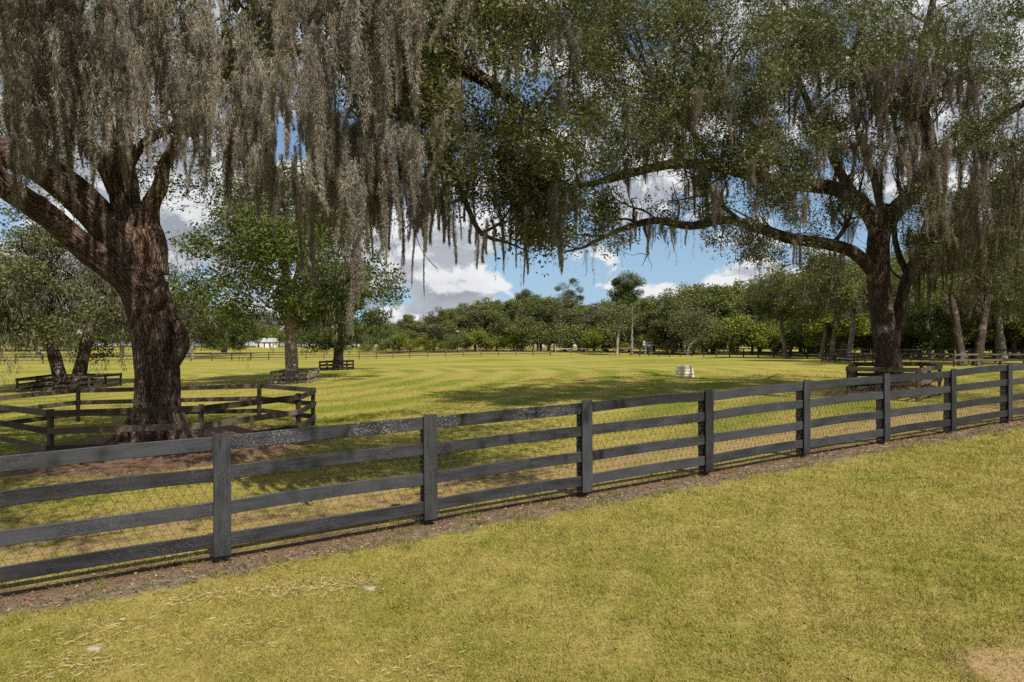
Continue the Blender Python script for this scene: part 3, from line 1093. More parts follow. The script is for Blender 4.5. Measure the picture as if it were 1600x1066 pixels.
# ---- left oak
def left_oak():
    base = LEFT_BASE.copy()
    D = base[1]
    root = thing('oak_tree', 'large spreading oak at left draped in long grey moss', 'tree', base)
    tr = Tubes()
    tr.add(pix_path([(247, 735, D, 0.80), (247, 700, D, 0.70), (247, 672, D, 0.54), (246, 630, D, 0.49), (245, 570, D, 0.47), (241, 520, D, 0.475), (231, 470, D, 0.49), (216, 430, D, 0.47), (206, 385, D, 0.42), (198, 350, D, 0.34)]), 84, 0.04, 0.07, 0.030)
    # root flares
    for a, L in ((-2.5, 1.0), (-1.3, 0.9), (-0.4, 1.1), (0.7, 0.9), (2.2, 1.0), (3.3, 0.8)):
        dx, dy = math.cos(a), math.sin(a)
        tr.add(np.array([(base[0] + dx * 0.35, base[1] + dy * 0.35, base[2] + 0.75, 0.22), (base[0] + dx * 0.62, base[1] + dy * 0.62, base[2] + 0.22, 0.24), (base[0] + dx * L, base[1] + dy * L, base[2] + 0.0, 0.17), (base[0] + dx * (L + 0.7), base[1] + dy * (L + 0.7), base[2] - 0.2, 0.09)]), 20, 0.06, 0.12, 0.012)
    # burl on the right side
    tr.add(pix_path([(262, 588, D - 0.12, 0.08), (272, 566, D - 0.12, 0.14), (283, 542, D - 0.15, 0.17), (284, 524, D - 0.1, 0.14), (272, 496, D - 0.05, 0.11), (258, 462, D, 0.07)]), 24, 0.05, 0.18, 0.012)
    tr.add(pix_path([(255, 440, D - 0.35, 0.14), (248, 460, D - 0.42, 0.16), (240, 482, D - 0.40, 0.12)]), 16, 0.05, 0.2)
    link('trunk', tr.mesh('trunk', M['bark_left'], base), root)
    limbs = [
        [(230, 455, D, .40), (196, 395, D, .41), (158, 345, D - .1, .39), (110, 296, D - .3, .36), (55, 258, D - .6, .34), (-5, 236, D - 1.0, .31), (-90, 215, D - 1.5, .27), (-220, 170, D - 2, .22), (-380, 110, D - 2.4, .14), (-520, 40, D - 2.4, .06)],
        [(225, 470, D - .2, .28), (182, 425, D - .4, .30), (130, 385, D - .7, .28), (84, 345, D - 1.0, .26), (40, 312, D - 1.3, .25), (12, 294, D - 1.5, .23), (-30, 246, D - 2.0, .21), (-90, 160, D - 2.6, .17), (-140, 20, D - 3, .12), (-160, -140, D - 3.4, .05)],
        [(222, 430, D + .1, .36), (212, 375, D + .1, .34), (200, 330, D + .1, .33), (190, 270, D + .1, .31), (184, 200, D + .1, .30), (180, 120, D, .28), (172, 40, D - .1, .25), (166, -60, D - .3, .22), (180, -190, D - .6, .17), (220, -330, D - .9, .11), (240, -440, D - 1, .05)],
        [(240, 430, D + .15, .34), (238, 385, D + .1, .33), (228, 350, D + .1, .30), (236, 318, D - .1, .20), (250, 292, D - .3, .16), (258, 255, D - .6, .13), (290, 205, D - 1.2, .11), (340, 140, D - 2.0, .09), (380, 60, D - 2.6, .06), (420, -60, D - 3, .04)],
        [(194, 275, D, .16), (214, 236, D - .2, .12), (250, 208, D - .5, .10), (310, 188, D - .9, .085), (365, 212, D - 1.3, .07), (400, 245, D - 1.6, .06), (428, 285, D - 1.8, .045), (445, 330, D - 1.9, .03)],
        [(182, 300, D - .1, .20), (160, 255, D - .4, .17), (132, 213, D - .8, .14), (104, 180, D - 1.2, .12), (66, 120, D - 1.7, .10), (20, 40, D - 2.2, .08), (-10, -60, D - 2.6, .05)],
        [(178, 80, D, .19), (215, 60, D - .4, .15), (260, 68, D - .9, .13), (310, 80, D - 1.6, .12), (400, 92, D - 2.9, .10), (490, 75, D - 4.4, .09), (560, 110, D - 5.2, .07), (620, 170, D - 5.6, .05), (660, 235, D - 5.8, .03)],
        [(174, 70, D - .1, .22), (230, 5, D - .8, .20), (310, -25, D - 1.9, .19), (430, -10, D - 3.6, .17), (560, 30, D - 5.0, .15), (680, 85, D - 5.7, .12), (780, 140, D - 5.8, .09), (850, 205, D - 5.6, .06), (905, 250, D - 5.5, .03)],
        [(590, 40, D - 5.2, .10), (640, 120, D - 5.5, .08), (690, 225, D - 5.5, .06), (725, 310, D - 5.4, .045), (752, 365, D - 5.3, .035), (790, 378, D - 5.2, .02), (830, 395, D - 5.1, .012)],
        [(170, -30, D - .3, .2), (260, -120, D - 1.8, .17), (420, -180, D - 4, .14), (620, -160, D - 6, .10), (780, -60, D - 6.2, .06), (880, 40, D - 6, .03)],
    ]
    paths = []
    for i, l in enumerate(limbs):
        tb = Tubes()
        big = l[0][3] > 0.25
        paths.append(tb.add(pix_path(l), 36 if big else 14, 0.08 if big else 0.15, 0.09, 0.016 if big else 0.004))
        link('limb', tb.mesh('limb', M['bark_left'], base), root)
    tb = Tubes()
    br = []
    for i, p in enumerate(paths):
        br += twiggy(tb, p, rng, 9, 1.2, 0.045)
    sub = []
    for p in br:
        sub += twiggy(tb, p, rng, 3, 0.8, 0.016, 0.1, 0.3)
    kind(link('branches', tb.mesh('branches', M['bark'], base), root), 'stuff')
    # leaf clumps, placed where the crown carries them
    spec = []

    def blob(px, py, rx, ry, d, dd, n):
        for _ in range(n):
            a = rng.uniform(0, 2 * np.pi)
            q = math.sqrt(rng.random())
            spec.append(at(px + rx * q * math.cos(a), py + ry * q * math.sin(a), d + rng.uniform(-dd, dd)))
    blob(800, 150, 140, 170, 9.4, 1.2, 56)
    blob(800, 20, 160, 70, 9.6, 1.2, 28)
    blob(750, 245, 110, 70, 9.5, 1.0, 18)
    blob(840, 320, 38, 60, 9.6, 0.4, 26)
    blob(640, 120, 80, 130, 9.0, 0.9, 22)
    blob(600, 140, 60, 90, 8.8, 0.8, 10)
    blob(430, 60, 190, 110, 13.0, 1.6, 46)
    blob(150, 60, 200, 120, 16.5, 1.6, 48)
    blob(560, 290, 60, 60, 10.0, 0.7, 9)
    blob(300, 240, 120, 90, 16.5, 1.2, 24)
    blob(60, 250, 90, 110, 17.0, 1.0, 30)
    # clumps added mostly out of view, placed so their shadows land round the guard
    for _ in range(900):
        X = rng.uniform(-17, 0.6)
        Y = rng.uniform(7.5, 23)
        if not 1.3 < fence_sp(X, Y)[1] < 13:
            continue
        z = rng.uniform(7.2, 11.5)
        t_ = (z - 0.2) / to_sun.z
        q = np.array((X + t_ * to_sun.x, Y + t_ * to_sun.y, z))
        if q[1] > 1.0 and HZ - (q[2] - CAM[2]) / q[1] * F > -30 and rng.random() < 0.8:
            continue
        if -4.2 < q[0] < 2.0 and 2.0 < q[1] < 8.5 and rng.random() < 0.88:  # few added clumps here, so the moss below stays sunlit
            continue
        # leave openings for sun flecks
        if math.sin(X * 1.9 + 0.8 * math.sin(Y * 1.3)) * math.sin(Y * 1.7 + X * 0.4) > 0.42:
            continue
        spec.append(q)
    for _ in range(90):  # more unseen clumps, added to shade the moss on the left
        q = np.array((rng.uniform(-12.5, -4.6), rng.uniform(4.5, 11.0), rng.uniform(8.3, 11.5)))
        if HZ - (q[2] - CAM[2]) / q[1] * F < -30:
            spec.append(q)
    spec = np.array(spec)
    vis = (HZ - (spec[:, 2] - CAM[2]) / np.maximum(spec[:, 1], 0.5) * F) > -25
    near = (spec[:, 1] < 10.9) & vis
    hid = ~vis
    posh = clumps_to_sprigs(spec[hid], 0.75, 8)
    posn = clumps_to_sprigs(spec[near], 0.46, 14)
    posf = clumps_to_sprigs(spec[~near & vis], 0.62, 7)
    Va = np.vstack([place(t_, posn[i_::5], rng.uniform(.8, 1.25, len(posn[i_::5]))) for i_, t_ in enumerate(SPR_NEAR)] + [place(t_, posf[i_::5], rng.uniform(.8, 1.25, len(posf[i_::5]))) for i_, t_ in enumerate(SPR_BIG)] + [place(t_, posh[i_::5], rng.uniform(.8, 1.25, len(posh[i_::5]))) for i_, t_ in enumerate(SPR_HID)]) - base
    link('crown', mesh_np('crown', Va, quads_of(len(Va)), M['leaf_left']), root)  # visible leaves and the added shading clumps in one mesh
    pos = np.vstack([posn, posf])
    twig_sprays(root, base, spec[vis], 8, 0.8)
    # moss: the big hanging clumps one by one
    items = []

    def drops(n, x0, x1, t0, t1, l0, l1, d0_, d1_, var, w0=0.8, w1=1.3):
        for _ in range(n):
            d = rng.uniform(d0_, d1_)
            px = rng.uniform(x0, x1)
            py = rng.uniform(t0, t1)
            ln = rng.uniform(l0, l1) * d / F
            items.append((at(px, py, d), ln, rng.uniform(w0, w1) * (0.75 + 0.35 * ln), int(rng.choice(var))))
    drops(26, -30, 140, -90, 130, 90, 270, 10.0, 13.0, (2, 3, 4, 5), 1.0, 1.7)
    drops(62, 40, 430, -110, 150, 80, 260, 9.5, 14.5, (1, 2, 3, 4, 5), 1.0, 1.9)
    drops(36, 410, 650, -120, 110, 90, 290, 7.2, 8.8, (1, 2, 3, 4), 0.9, 1.5)
    drops(30, 330, 580, 110, 240, 60, 200, 9.0, 11.5, (0, 1, 2, 4), 0.8, 1.3)
    drops(26, 500, 690, 160, 260, 90, 190, 7.6, 9.4, (2, 3, 4), 1.0, 1.4)
    drops(18, 520, 700, 240, 300, 60, 150, 8.2, 10, (0, 1, 2), 0.8, 1.2)
    drops(44, 650, 900, 230, 345, 50, 120, 8.9, 10.2, (0, 1, 1, 2), 0.8, 1.2)
    drops(10, 740, 850, 330, 370, 40, 80, 9.5, 9.9, (0, 1), 0.7, 1.0)
    drops(26, 640, 900, -20, 220, 60, 170, 8.6, 9.8, (1, 2, 4), 0.8, 1.2)
    # key long drops seen against the sky and the pasture
    for (px, t, b, d, wf, v) in ((551, 300, 445, 7.8, 1.2, 4), (551, 395, 530, 7.8, 1.25, 1), (606, 270, 415, 8.4, .8, 0), (631, 255, 425, 8.6, .9, 1), (650, 260, 440, 8.6, .75, 0), (659, 270, 455, 8.7, .6, 0), (480, 270, 425, 9.2, 1.3, 2), (490, 300, 450, 9.2, 1.1, 1), (462, 260, 430, 9.5, 1.0, 1), (430, 240, 375, 9.6, 1.3, 2),
                                 (872, 265, 425, 9.6, 1.0, 1), (850, 290, 380, 9.7, .8, 0), (822, 340, 440, 9.7, .7, 0), (806, 330, 415, 9.7, .8, 0), (718, 270, 372, 9.4, .6, 0), (700, 260, 355, 9.2, .7, 1), (575, 290, 395, 8.3, .9, 1), (518, 300, 400, 8.8, 1.1, 2), (760, 340, 400, 9.6, .7, 1), (786, 345, 420, 9.7, .7, 0), (40, 120, 330, 11.5, 1.3, 2), (105, 100, 300, 11.5, 1.2, 4), (15, 60, 260, 11.0, 1.4, 3)):
        items.append((at(px, t, d), 1.2 * (b - t) * d / F, wf, v))
    random.Random(4).shuffle(items)
    items = items[:300]
    moss_objs(root, base, items, MOSS_ME)
    # the rest of the moss: from branches and leaf clumps, the added ones too
    pts, ln = [], []
    for p in br + sub[::3]:
        for _ in range(2):
            pts.append(p[int(rng.uniform(0, len(p) - 1)), :3])
            ln.append(rng.uniform(0.25, 1.0))
    for p in paths:
        for _ in range(14):
            i = int(rng.uniform(0.15, 1) * (len(p) - 1))
            pts.append(p[i, :3] - np.array((0, 0, p[i, 3] * 0.6)))
            ln.append(rng.uniform(0.3, 1.0))
    sel = spec[rng.random(len(spec)) < 0.42]
    for q in sel:
        pts.append(q)
        ln.append(rng.uniform(0.3, 1.0) if q[1] > 10.5 else rng.uniform(0.2, 0.55))
    far_ = [i_ for i_, q in enumerate(pts) if q[1] > 10.6]
    moss_mass(root, base, [pts[i_] for i_ in far_], [ln[i_] * 1.25 for i_ in far_], M['moss'])


left_oak()


# ---- right oak
def right_oak():
    base = RIGHT_BASE.copy()
    D = base[1]
    root = thing('oak_tree', 'dark moss-hung oak at right with a long low limb reaching left', 'tree', base)
    tr = Tubes()
    tr.add(pix_path([(1389, 622, D, .62), (1389, 608, D, .54), (1389, 590, D, .47), (1387, 560, D, .43), (1382, 520, D, .40), (1376, 470, D, .385), (1372, 420, D, .38), (1372, 375, D, .37), (1376, 345, D, .36), (1384, 322, D, .28)]), 56, 0.06, 0.08, 0.018)
    for a, L in ((-2.6, .8), (-1.2, .75), (0.1, .8), (1.5, .7), (2.9, .75)):
        dx, dy = math.cos(a), math.sin(a)
        tr.add(np.array([(base[0] + dx * .25, base[1] + dy * .25, base[2] + .55, .16), (base[0] + dx * .46, base[1] + dy * .46, base[2] + .15, .17), (base[0] + dx * L, base[1] + dy * L, base[2], .11), (base[0] + dx * (L + .5), base[1] + dy * (L + .5), base[2] - .15, .05)]), 14, 0.08, 0.1)
    link('trunk', tr.mesh('trunk', M['bark'], base), root)
    limbs = [
        [(1376, 450, D, .26), (1358, 418, D - .1, .24), (1332, 394, D - .3, .22), (1290, 381, D - .7, .20), (1236, 373, D - 1.2, .185), (1190, 358, D - 1.6, .17), (1135, 344, D - 2.1, .15), (1078, 353, D - 2.6, .13), (1022, 345, D - 3.1, .105), (962, 362, D - 3.6, .075), (915, 385, D - 4.0, .04), (880, 395, D - 4.2, .02)],
        [(1376, 365, D, .33), (1355, 328, D, .29), (1325, 303, D - .2, .27), (1290, 292, D - .5, .25), (1245, 288, D - 1.0, .22), (1185, 276, D - 1.7, .19), (1120, 260, D - 2.5, .17), (1060, 256, D - 3.1, .15), (1012, 264, D - 3.6, .13), (945, 282, D - 4.2, .10), (895, 296, D - 4.6, .06), (850, 320, D - 5, .03)],
        [(1376, 365, D, .30), (1400, 328, D, .30), (1428, 302, D - .1, .29), (1448, 272, D - .2, .27), (1452, 228, D - .4, .25), (1440, 178, D - .6, .22), (1412, 142, D - .9, .17), (1382, 118, D - 1.1, .13), (1350, 95, D - 1.4, .10), (1290, 60, D - 2, .08), (1230, 10, D - 2.6, .05), (1190, -60, D - 3, .03)],
        [(1444, 190, D - .5, .16), (1434, 130, D - .6, .14), (1444, 60, D - .6, .12), (1462, -30, D - .5, .10), (1450, -130, D - .4, .07), (1430, -200, D - .4, .03)],
        [(1345, 318, D - .1, .17), (1312, 268, D - .3, .15), (1286, 214, D - .6, .13), (1258, 150, D - .9, .11), (1228, 80, D - 1.2, .09), (1206, 0, D - 1.5, .07), (1190, -110, D - 1.8, .04)],
        [(1380, 350, D + .2, .16), (1366, 280, D + .8, .14), (1340, 200, D + 1.5, .12), (1330, 110, D + 2.2, .10), (1350, 10, D + 3, .07), (1370, -110, D + 3.5, .04)],
        [(1392, 560, D + .3, .24), (1402, 500, D + .3, .21), (1416, 440, D + .2, .20), (1440, 395, D, .18), (1476, 352, D - .3, .16), (1530, 304, D - .8, .13), (1600, 262, D - 1.6, .10), (1690, 225, D - 2.6, .07), (1790, 180, D - 3.6, .04)],
        [(1420, 432, D + .2, .13), (1404, 396, D + .6, .11), (1398, 350, D + 1.1, .09), (1420, 290, D + 1.8, .07), (1480, 220, D + 2.6, .05), (1540, 150, D + 3, .03)],
        [(1165, 350, D - 1.8, .075), (1138, 330, D - 2.0, .07), (1112, 302, D - 2.2, .06), (1100, 275, D - 2.4, .05), (1096, 240, D - 2.6, .04)],
        [(1300, 384, D - .6, .09), (1322, 352, D - .8, .08), (1330, 322, D - 1.2, .06), (1318, 280, D - 1.6, .04)],
        [(1447, 262, D - .2, .15), (1500, 232, D - 1, .13), (1570, 180, D - 2.6, .11), (1660, 130, D - 4.4, .09), (1790, 80, D - 6.5, .06), (1900, 50, D - 8, .03)],
        [(1115, 258, D - 2.5, .10), (1070, 190, D - 3.4, .09), (1010, 120, D - 4.4, .07), (960, 40, D - 5.2, .06), (930, -50, D - 5.8, .03)],
        [(1240, 287, D - 1, .12), (1190, 215, D - 2.2, .10), (1130, 140, D - 3.2, .08), (1080, 60, D - 4, .06), (1050, -60, D - 4.6, .03)],
    ]
    paths = []
    for l in limbs:
        tb = Tubes()
        big = l[0][3] > 0.2
        paths.append(tb.add(pix_path(l), 28 if big else 12, 0.12, 0.12, 0.014 if big else 0.004))
        link('limb', tb.mesh('limb', M['bark'], base), root)
    tb = Tubes()
    br, sub = [], []
    for p in paths:
        br += twiggy(tb, p, rng, 14, 1.9, 0.05)
    for p in br:
        sub += twiggy(tb, p, rng, 3, 1.0, 0.018, 0.1, 0.3)
    kind(link('branches', tb.mesh('branches', M['bark'], base), root), 'stuff')
    spec = []

    def blob(px, py, rx, ry, d, dd, n):
        for _ in range(n):
            a = rng.uniform(0, 2 * np.pi)
            q = math.sqrt(rng.random())
            spec.append(at(px + rx * q * math.cos(a), py + ry * q * math.sin(a), d + rng.uniform(-dd, dd)))
    blob(1010, 120, 120, 150, 19.0, 2.0, 130)
    blob(960, 30, 90, 80, 18.5, 2.0, 40)
    blob(1130, 60, 110, 90, 19.5, 2.0, 80)
    blob(1110, 190, 120, 90, 19.5, 1.6, 95)
    blob(1190, 255, 80, 50, 20.0, 1.2, 50)
    blob(1240, 130, 90, 120, 21.0, 2.0, 75)
    blob(1300, 40, 120, 80, 21.5, 2.4, 70)
    blob(1340, 190, 70, 60, 22.0, 1.5, 28)
    blob(1450, 40, 110, 70, 22.0, 2.4, 60)
    blob(1530, 140, 70, 90, 22.5, 2.0, 42)
    blob(1560, 240, 70, 80, 22.0, 2.5, 45)
    blob(1520, 340, 90, 70, 22.0, 2.5, 50)
    blob(1580, 400, 60, 70, 21.5, 2.5, 34)
    blob(940, 345, 60, 45, 19.2, 0.8, 26)
    blob(920, 250, 50, 60, 19.0, 1.0, 22)
    blob(1075, 325, 60, 32, 20.0, 0.8, 15)
    blob(1150, 385, 60, 25, 20.5, 0.8, 14)
    blob(1220, 325, 50, 30, 21.0, 1.2, 16)
    blob(1265, 395, 50, 40, 23.5, 1.2, 16)
    blob(1310, 340, 40, 40, 23.5, 1.2, 12)
    blob(1445, 330, 40, 60, 24.5, 1.2, 16)
    # the crown above and right of the frame
    for _ in range(480):
        u = rng.uniform(-1, 1, 3)
        q = np.array((12.5 + u[0] * 10.5, 21.5 + u[1] * 8.0, 13.2 + u[2] * 2.2))
        e = ((q[0] - 12.5) / 10.5) ** 2 + ((q[1] - 21.5) / 8.0) ** 2
        if e > 1:
            continue
        q[2] -= 3.0 * e
        if q[1] < 15.0 and q[0] < 13.0:
            continue
        spec.append(q)
    for _ in range(60):
        spec.append(np.array((rng.uniform(16, 21), rng.uniform(11.5, 19), rng.uniform(5.0, 9.5))))
    spec = np.array(spec)
    keep = rng.random(len(spec)) < 0.58
    spec = spec[keep]
    pos = clumps_to_sprigs(spec, 0.56, 12)
    build_leaves('crown', pos, SPR_BIG, M['leaf_right'], base, root, 0.85, 1.3)
    twig_sprays(root, base, spec, 7, 1.1)
    items = []

    def drops(n, x0, x1, t0, t1, l0, l1, d0_, d1_, var, w0=0.9, w1=1.5):
        for _ in range(n):
            d = rng.uniform(d0_, d1_)
            ln = rng.uniform(l0, l1) * d / F
            items.append((at(rng.uniform(x0, x1), rng.uniform(t0, t1), d), ln, rng.uniform(w0, w1) * (0.8 + 0.4 * ln), int(rng.choice(var))))
    # from the limbs
    for p in paths[:3] + paths[6:9] + paths[10:]:
        for _ in range(9):
            i = int(rng.uniform(0.2, 1) * (len(p) - 1))
            items.append((p[i, :3] - np.array((0, 0, p[i, 3] * 0.5)), rng.uniform(0.4, 1.5), rng.uniform(0.8, 1.5), int(rng.choice((0, 1, 2, 3)))))
    for p in br[::3]:
        i = int(rng.uniform(0.3, 1) * (len(p) - 1))
        items.append((p[i, :3], rng.uniform(0.5, 1.4), rng.uniform(0.9, 1.6), int(rng.choice((2, 3, 4, 5)))))
    drops(46, 1430, 1660, 200, 380, 60, 140, 18, 24, (1, 2, 3, 4), 1.0, 1.6)
    drops(34, 1230, 1450, 60, 250, 60, 120, 20, 23, (2, 3, 4, 5), 1.3, 2.0)
    drops(16, 1380, 1520, 20, 140, 60, 110, 20, 23, (2, 3, 4), 1.2, 1.8)
    drops(12, 1420, 1500, 380, 430, 50, 90, 21, 24, (0, 1, 2), 1.0, 1.5)
    drops(24, 900, 1200, 60, 290, 40, 90, 17, 20, (1, 2, 4), 1.0, 1.6)
    for (px, t, b, d, wf, v) in ((1012, 350, 412, 19.5, 1.2, 1), (1050, 355, 400, 19.6, .8, 0), (1128, 350, 400, 20, .7, 0), (1240, 375, 425, 20.5, 1.2, 1), (900, 300, 400, 18.5, .9, 1), (930, 310, 395, 18.5, .8, 0), (1108, 250, 350, 19.3, 1.1, 1), (1250, 310, 400, 20, 1.3, 2), (985, 360, 400, 19, .9, 1), (1072, 355, 390, 19.6, .8, 1), (1160, 350, 395, 20.4, .9, 1), (1318, 395, 450, 22, 1.1, 2), (1430, 420, 480, 22.5, 1.2, 2), (1450, 430, 500, 22.5, 1.1, 1), (1515, 440, 500, 22, 1.6, 3)):
        items.append((at(px, t, d), (b - t) * d / F, wf * 1.2, v))
    random.Random(3).shuffle(items)
    items = items[:300]
    moss_objs(root, base, items, MOSS_ME_DARK)
    pts, ln = [], []
    for p in br:
        for _ in range(2):
            pts.append(p[int(rng.uniform(0, len(p) - 1)), :3])
            ln.append(rng.uniform(0.3, 1.0))
    for q in spec[rng.random(len(spec)) < 0.75]:
        pts.append(q - np.array((0, 0, .2)))
        ln.append(rng.uniform(0.5, 1.4))
    for p in paths:
        for _ in range(10):
            i = int(rng.uniform(0.1, 1) * (len(p) - 1))
            pts.append(p[i, :3] - np.array((0, 0, p[i, 3] * .6)))
            ln.append(rng.uniform(0.3, 1.1))
    moss_mass(root, base, pts, ln, M['moss_dark'], 1.3)


right_oak()


# ---- grown trees: a shape library for the pasture oaks, the treeline and the pines
def grow(seed, H, spread, trunk_r, n_leaf, leaf, bark, leafmat, stems=1, clear=0.28, lobes=26, lobe_r=0.20, moss=0, mossmat=None, droop=0.0, lean=0.0, squash=0.62, sides=10, zmid=.66, zspan=.30):
    """meshes (trunk, crown, moss) of a broad tree with its foot at the origin"""
    r = np.random.default_rng(seed)
    tb = Tubes()
    tips = []
    for s in range(stems):
        a0 = 2 * np.pi * s / max(1, stems) + 0.4
        fx, fy = (0.0, 0.0) if stems == 1 else (0.32 * spread / 4 * math.cos(a0), 0.15 * math.sin(a0))
        lx, ly = (lean * H + r.normal(0, 0.02) * H, r.normal(0, 0.02) * H) if stems == 1 else (0.09 * H * math.cos(a0), 0.05 * H * math.sin(a0))
        zc = clear * H
        tr = trunk_r * (1 if stems == 1 else 0.75)
        spine = np.array([(fx, fy, -0.3, tr * 1.45), (fx, fy, 0.05, tr * 1.25), (fx + lx * .25, fy + ly * .25, zc * .45, tr), (fx + lx * .6, fy + ly * .6, zc, tr * .92), (fx + lx + r.normal(0, .2), fy + ly + r.normal(0, .2), H * .58, tr * .5), (fx + lx * 1.2, fy + ly * 1.2, H * .82, tr * .15)])
        path = tb.add(spine, sides + 4, H * 0.03, 0.10)
        for k in range(7 if stems == 1 else 5):
            i = int(r.uniform(0.42, 0.85) * (len(path) - 1))
            a = 2 * np.pi * k / 7 + r.uniform(-.4, .4) + a0
            L = spread * r.uniform(0.55, 0.95)
            rise = H * r.uniform(0.05, 0.32)
            p = path[i]
            q = [(*p[:3], p[3] * .62)]
            for m in (0.35, 0.7, 1.0):
                q.append((p[0] + math.cos(a) * L * m + r.normal(0, .15), p[1] + math.sin(a) * L * m + r.normal(0, .15), p[2] + rise * m ** .7 + r.normal(0, .12), max(.015, p[3] * .62 * (1 - .85 * m))))
            bp = tb.add(np.array(q), sides - 3, H * 0.04, 0.06)
            tips.append(bp[-1, :3])
            tips.append(bp[int(len(bp) * .6), :3])
            for _ in range(2):
                j = int(r.uniform(.4, .9) * (len(bp) - 1))
                c = bp[j]
                e = c[:3] + np.array((r.normal(0, 1) * spread * .22, r.normal(0, 1) * spread * .22, H * r.uniform(.02, .16)))
                m_ = (c[:3] + e) / 2 + np.array((0, 0, .1))
                bp2 = tb.add(np.array([(*c[:3], c[3] * .6), (*m_, c[3] * .4), (*e, .012)]), 5, H * .05)
                tips.append(bp2[-1, :3])
        tips.append(path[-1, :3])
        tips.append(path[int(len(path) * .88), :3] + r.normal(0, .3, 3))
    tips = np.array(tips)
    # extra lobes that round the crown out
    extra = []
    while len(extra) < max(0, lobes - len(tips)) + 6:
        u = r.uniform(-1, 1, 3)
        q = np.array((u[0] * spread, u[1] * spread, H * (zmid + zspan * u[2])))
        e = (u[0] ** 2 + u[1] ** 2) + (u[2]) ** 2
        if 0.35 < e < 1.0:
            extra.append(q)
    L = np.vstack([tips, np.array(extra)])
    if droop > 0:
        e = np.hypot(L[:, 0], L[:, 1]) / spread
        L[:, 2] -= droop * H * np.clip(e - .35, 0, 1) ** 1.4 * r.uniform(.4, 1.3, len(L))
    rad = spread * lobe_r * r.uniform(.7, 1.45, len(L))
    wgt = rad ** 2
    wgt /= wgt.sum()
    which = r.choice(len(L), n_leaf, p=wgt)
    dv = unit(r.normal(size=(n_leaf, 3)))
    rr = rad[which] * r.uniform(0.15, 1.0, n_leaf) ** 0.45 * (1 + .25 * np.sin(dv[:, 0] * 7 + which) * np.sin(dv[:, 1] * 6 + which * 2) + .18 * np.sin(dv[:, 2] * 11 + which))
    pos = L[which] + dv * rr[:, None] * (1, 1, squash)
    V = leaf_quads(pos, leaf, leaf * .55, r)
    trunk_me = tb.mesh('trunk', bark, np.zeros(3))
    crown_me = mesh_np('crown', V, quads_of(len(V)), leafmat)
    moss_me = None
    if moss:
        Vs = []
        src = L[r.choice(len(L), moss)] + r.normal(0, 1, (moss, 3)) * rad.mean() * np.array((.8, .8, .35))
        m = 34
        ln = r.uniform(.5, 1.7, moss) * H / 10
        t = r.random((moss, m))
        off = r.normal(0, 1, (moss, m, 2)) * (0.12 + 0.05 * H / 10) * (1 - t[..., None]) ** .6 * (.5 + ln[:, None, None])
        p = np.stack([src[:, None, 0] + off[..., 0], src[:, None, 1] + off[..., 1], src[:, None, 2] - t * ln[:, None]], -1).reshape(-1, 3)
        d = unit(np.stack([r.normal(0, .3, moss * m), r.normal(0, .3, moss * m), -np.ones(moss * m)], -1))
        sv = sliver_tris(p, d, r.uniform(.15, .38, moss * m) * H / 10, r.uniform(.02, .045, moss * m) * H / 10, r)
        moss_me = mesh_np('moss', sv, np.arange(len(sv)).reshape(-1, 3), mossmat or M['moss_far'])
    return trunk_me, crown_me, moss_me


def plant_tree(name, label, cat, meshes, pos, rot=0.0, scale=1.0, group=None, sz=None):
    root = thing(name, label, cat, pos, group)
    root.rotation_euler = (0, 0, rot)
    root.scale = (scale, scale, sz if sz else scale)
    for nm, me in zip(('trunk', 'crown', 'moss'), meshes):
        if me is not None:
            o = link(nm, me, root)
            if nm == 'moss':
                kind(o, 'stuff')
    return root


# pasture oaks
plant_tree('oak_tree', 'twin-trunk oak heavy with moss at far left beyond the guard', 'tree',
           grow(21, 10.2, 5.4, .46, 38000, .19, M['bark'], M['leaf_right'], stems=2, clear=.26, lobes=64, lobe_r=.20, moss=900, droop=.50, zmid=.60), DBL, 0.0)
plant_tree('oak_tree', 'pasture oak with a pale bare trunk and bright green crown', 'tree',
           grow(22, 13.2, 6.0, .34, 42000, .22, M['bark_pale'], M['leaf_mid'], clear=.32, lobes=70, lobe_r=.22, moss=200, droop=.28, zmid=.62, zspan=.34), T2, 0.6)
plant_tree('oak_tree', 'smaller pasture oak between the pale-trunk oak and the far fence', 'tree',
           grow(23, 10.8, 4.2, .42, 32000, .22, M['bark'], M['leaf_mid'], clear=.22, lobes=56, lobe_r=.23, moss=110, droop=.28, zmid=.56, zspan=.40), T3, 0.2)
T4 = ghit(350, 553.5)
plant_tree('oak_tree', 'low spreading oak beyond the left far fence', 'tree',
           grow(24, 10.0, 6.2, .45, 24000, .32, M['bark_far'], M['leaf_mid'], clear=.12, lobes=60, lobe_r=.22, moss=90, droop=.26, zmid=.52, zspan=.42), T4, 0.4, T4[1] / 118.0)
for (px_, d_, top_, sd, lab) in ((300, 116, 452, 27, 'oak beyond the far fence just right of the big left trunk'), (190, 124, 440, 28, 'oak beyond the far fence hidden behind the big left trunk'), (60, 122, 470, 29, 'oak beyond the far fence behind the twin-trunk oak')):
    q_ = np.array((*at(px_, HZ, d_)[:2], 0.0))
    q_[2] = float(ground_z(q_[0], q_[1]))
    H_ = (HZ - top_) / F * d_ + CAM[2] - q_[2]
    plant_tree('oak_tree', lab, 'tree', grow(sd, H_, H_ * .52, .4, 13000, .40, M['bark_far'], M['leaf_mid'], clear=.14, lobes=56, lobe_r=.22, moss=60, droop=.24, zmid=.54, zspan=.42), q_, sd * 1.0)
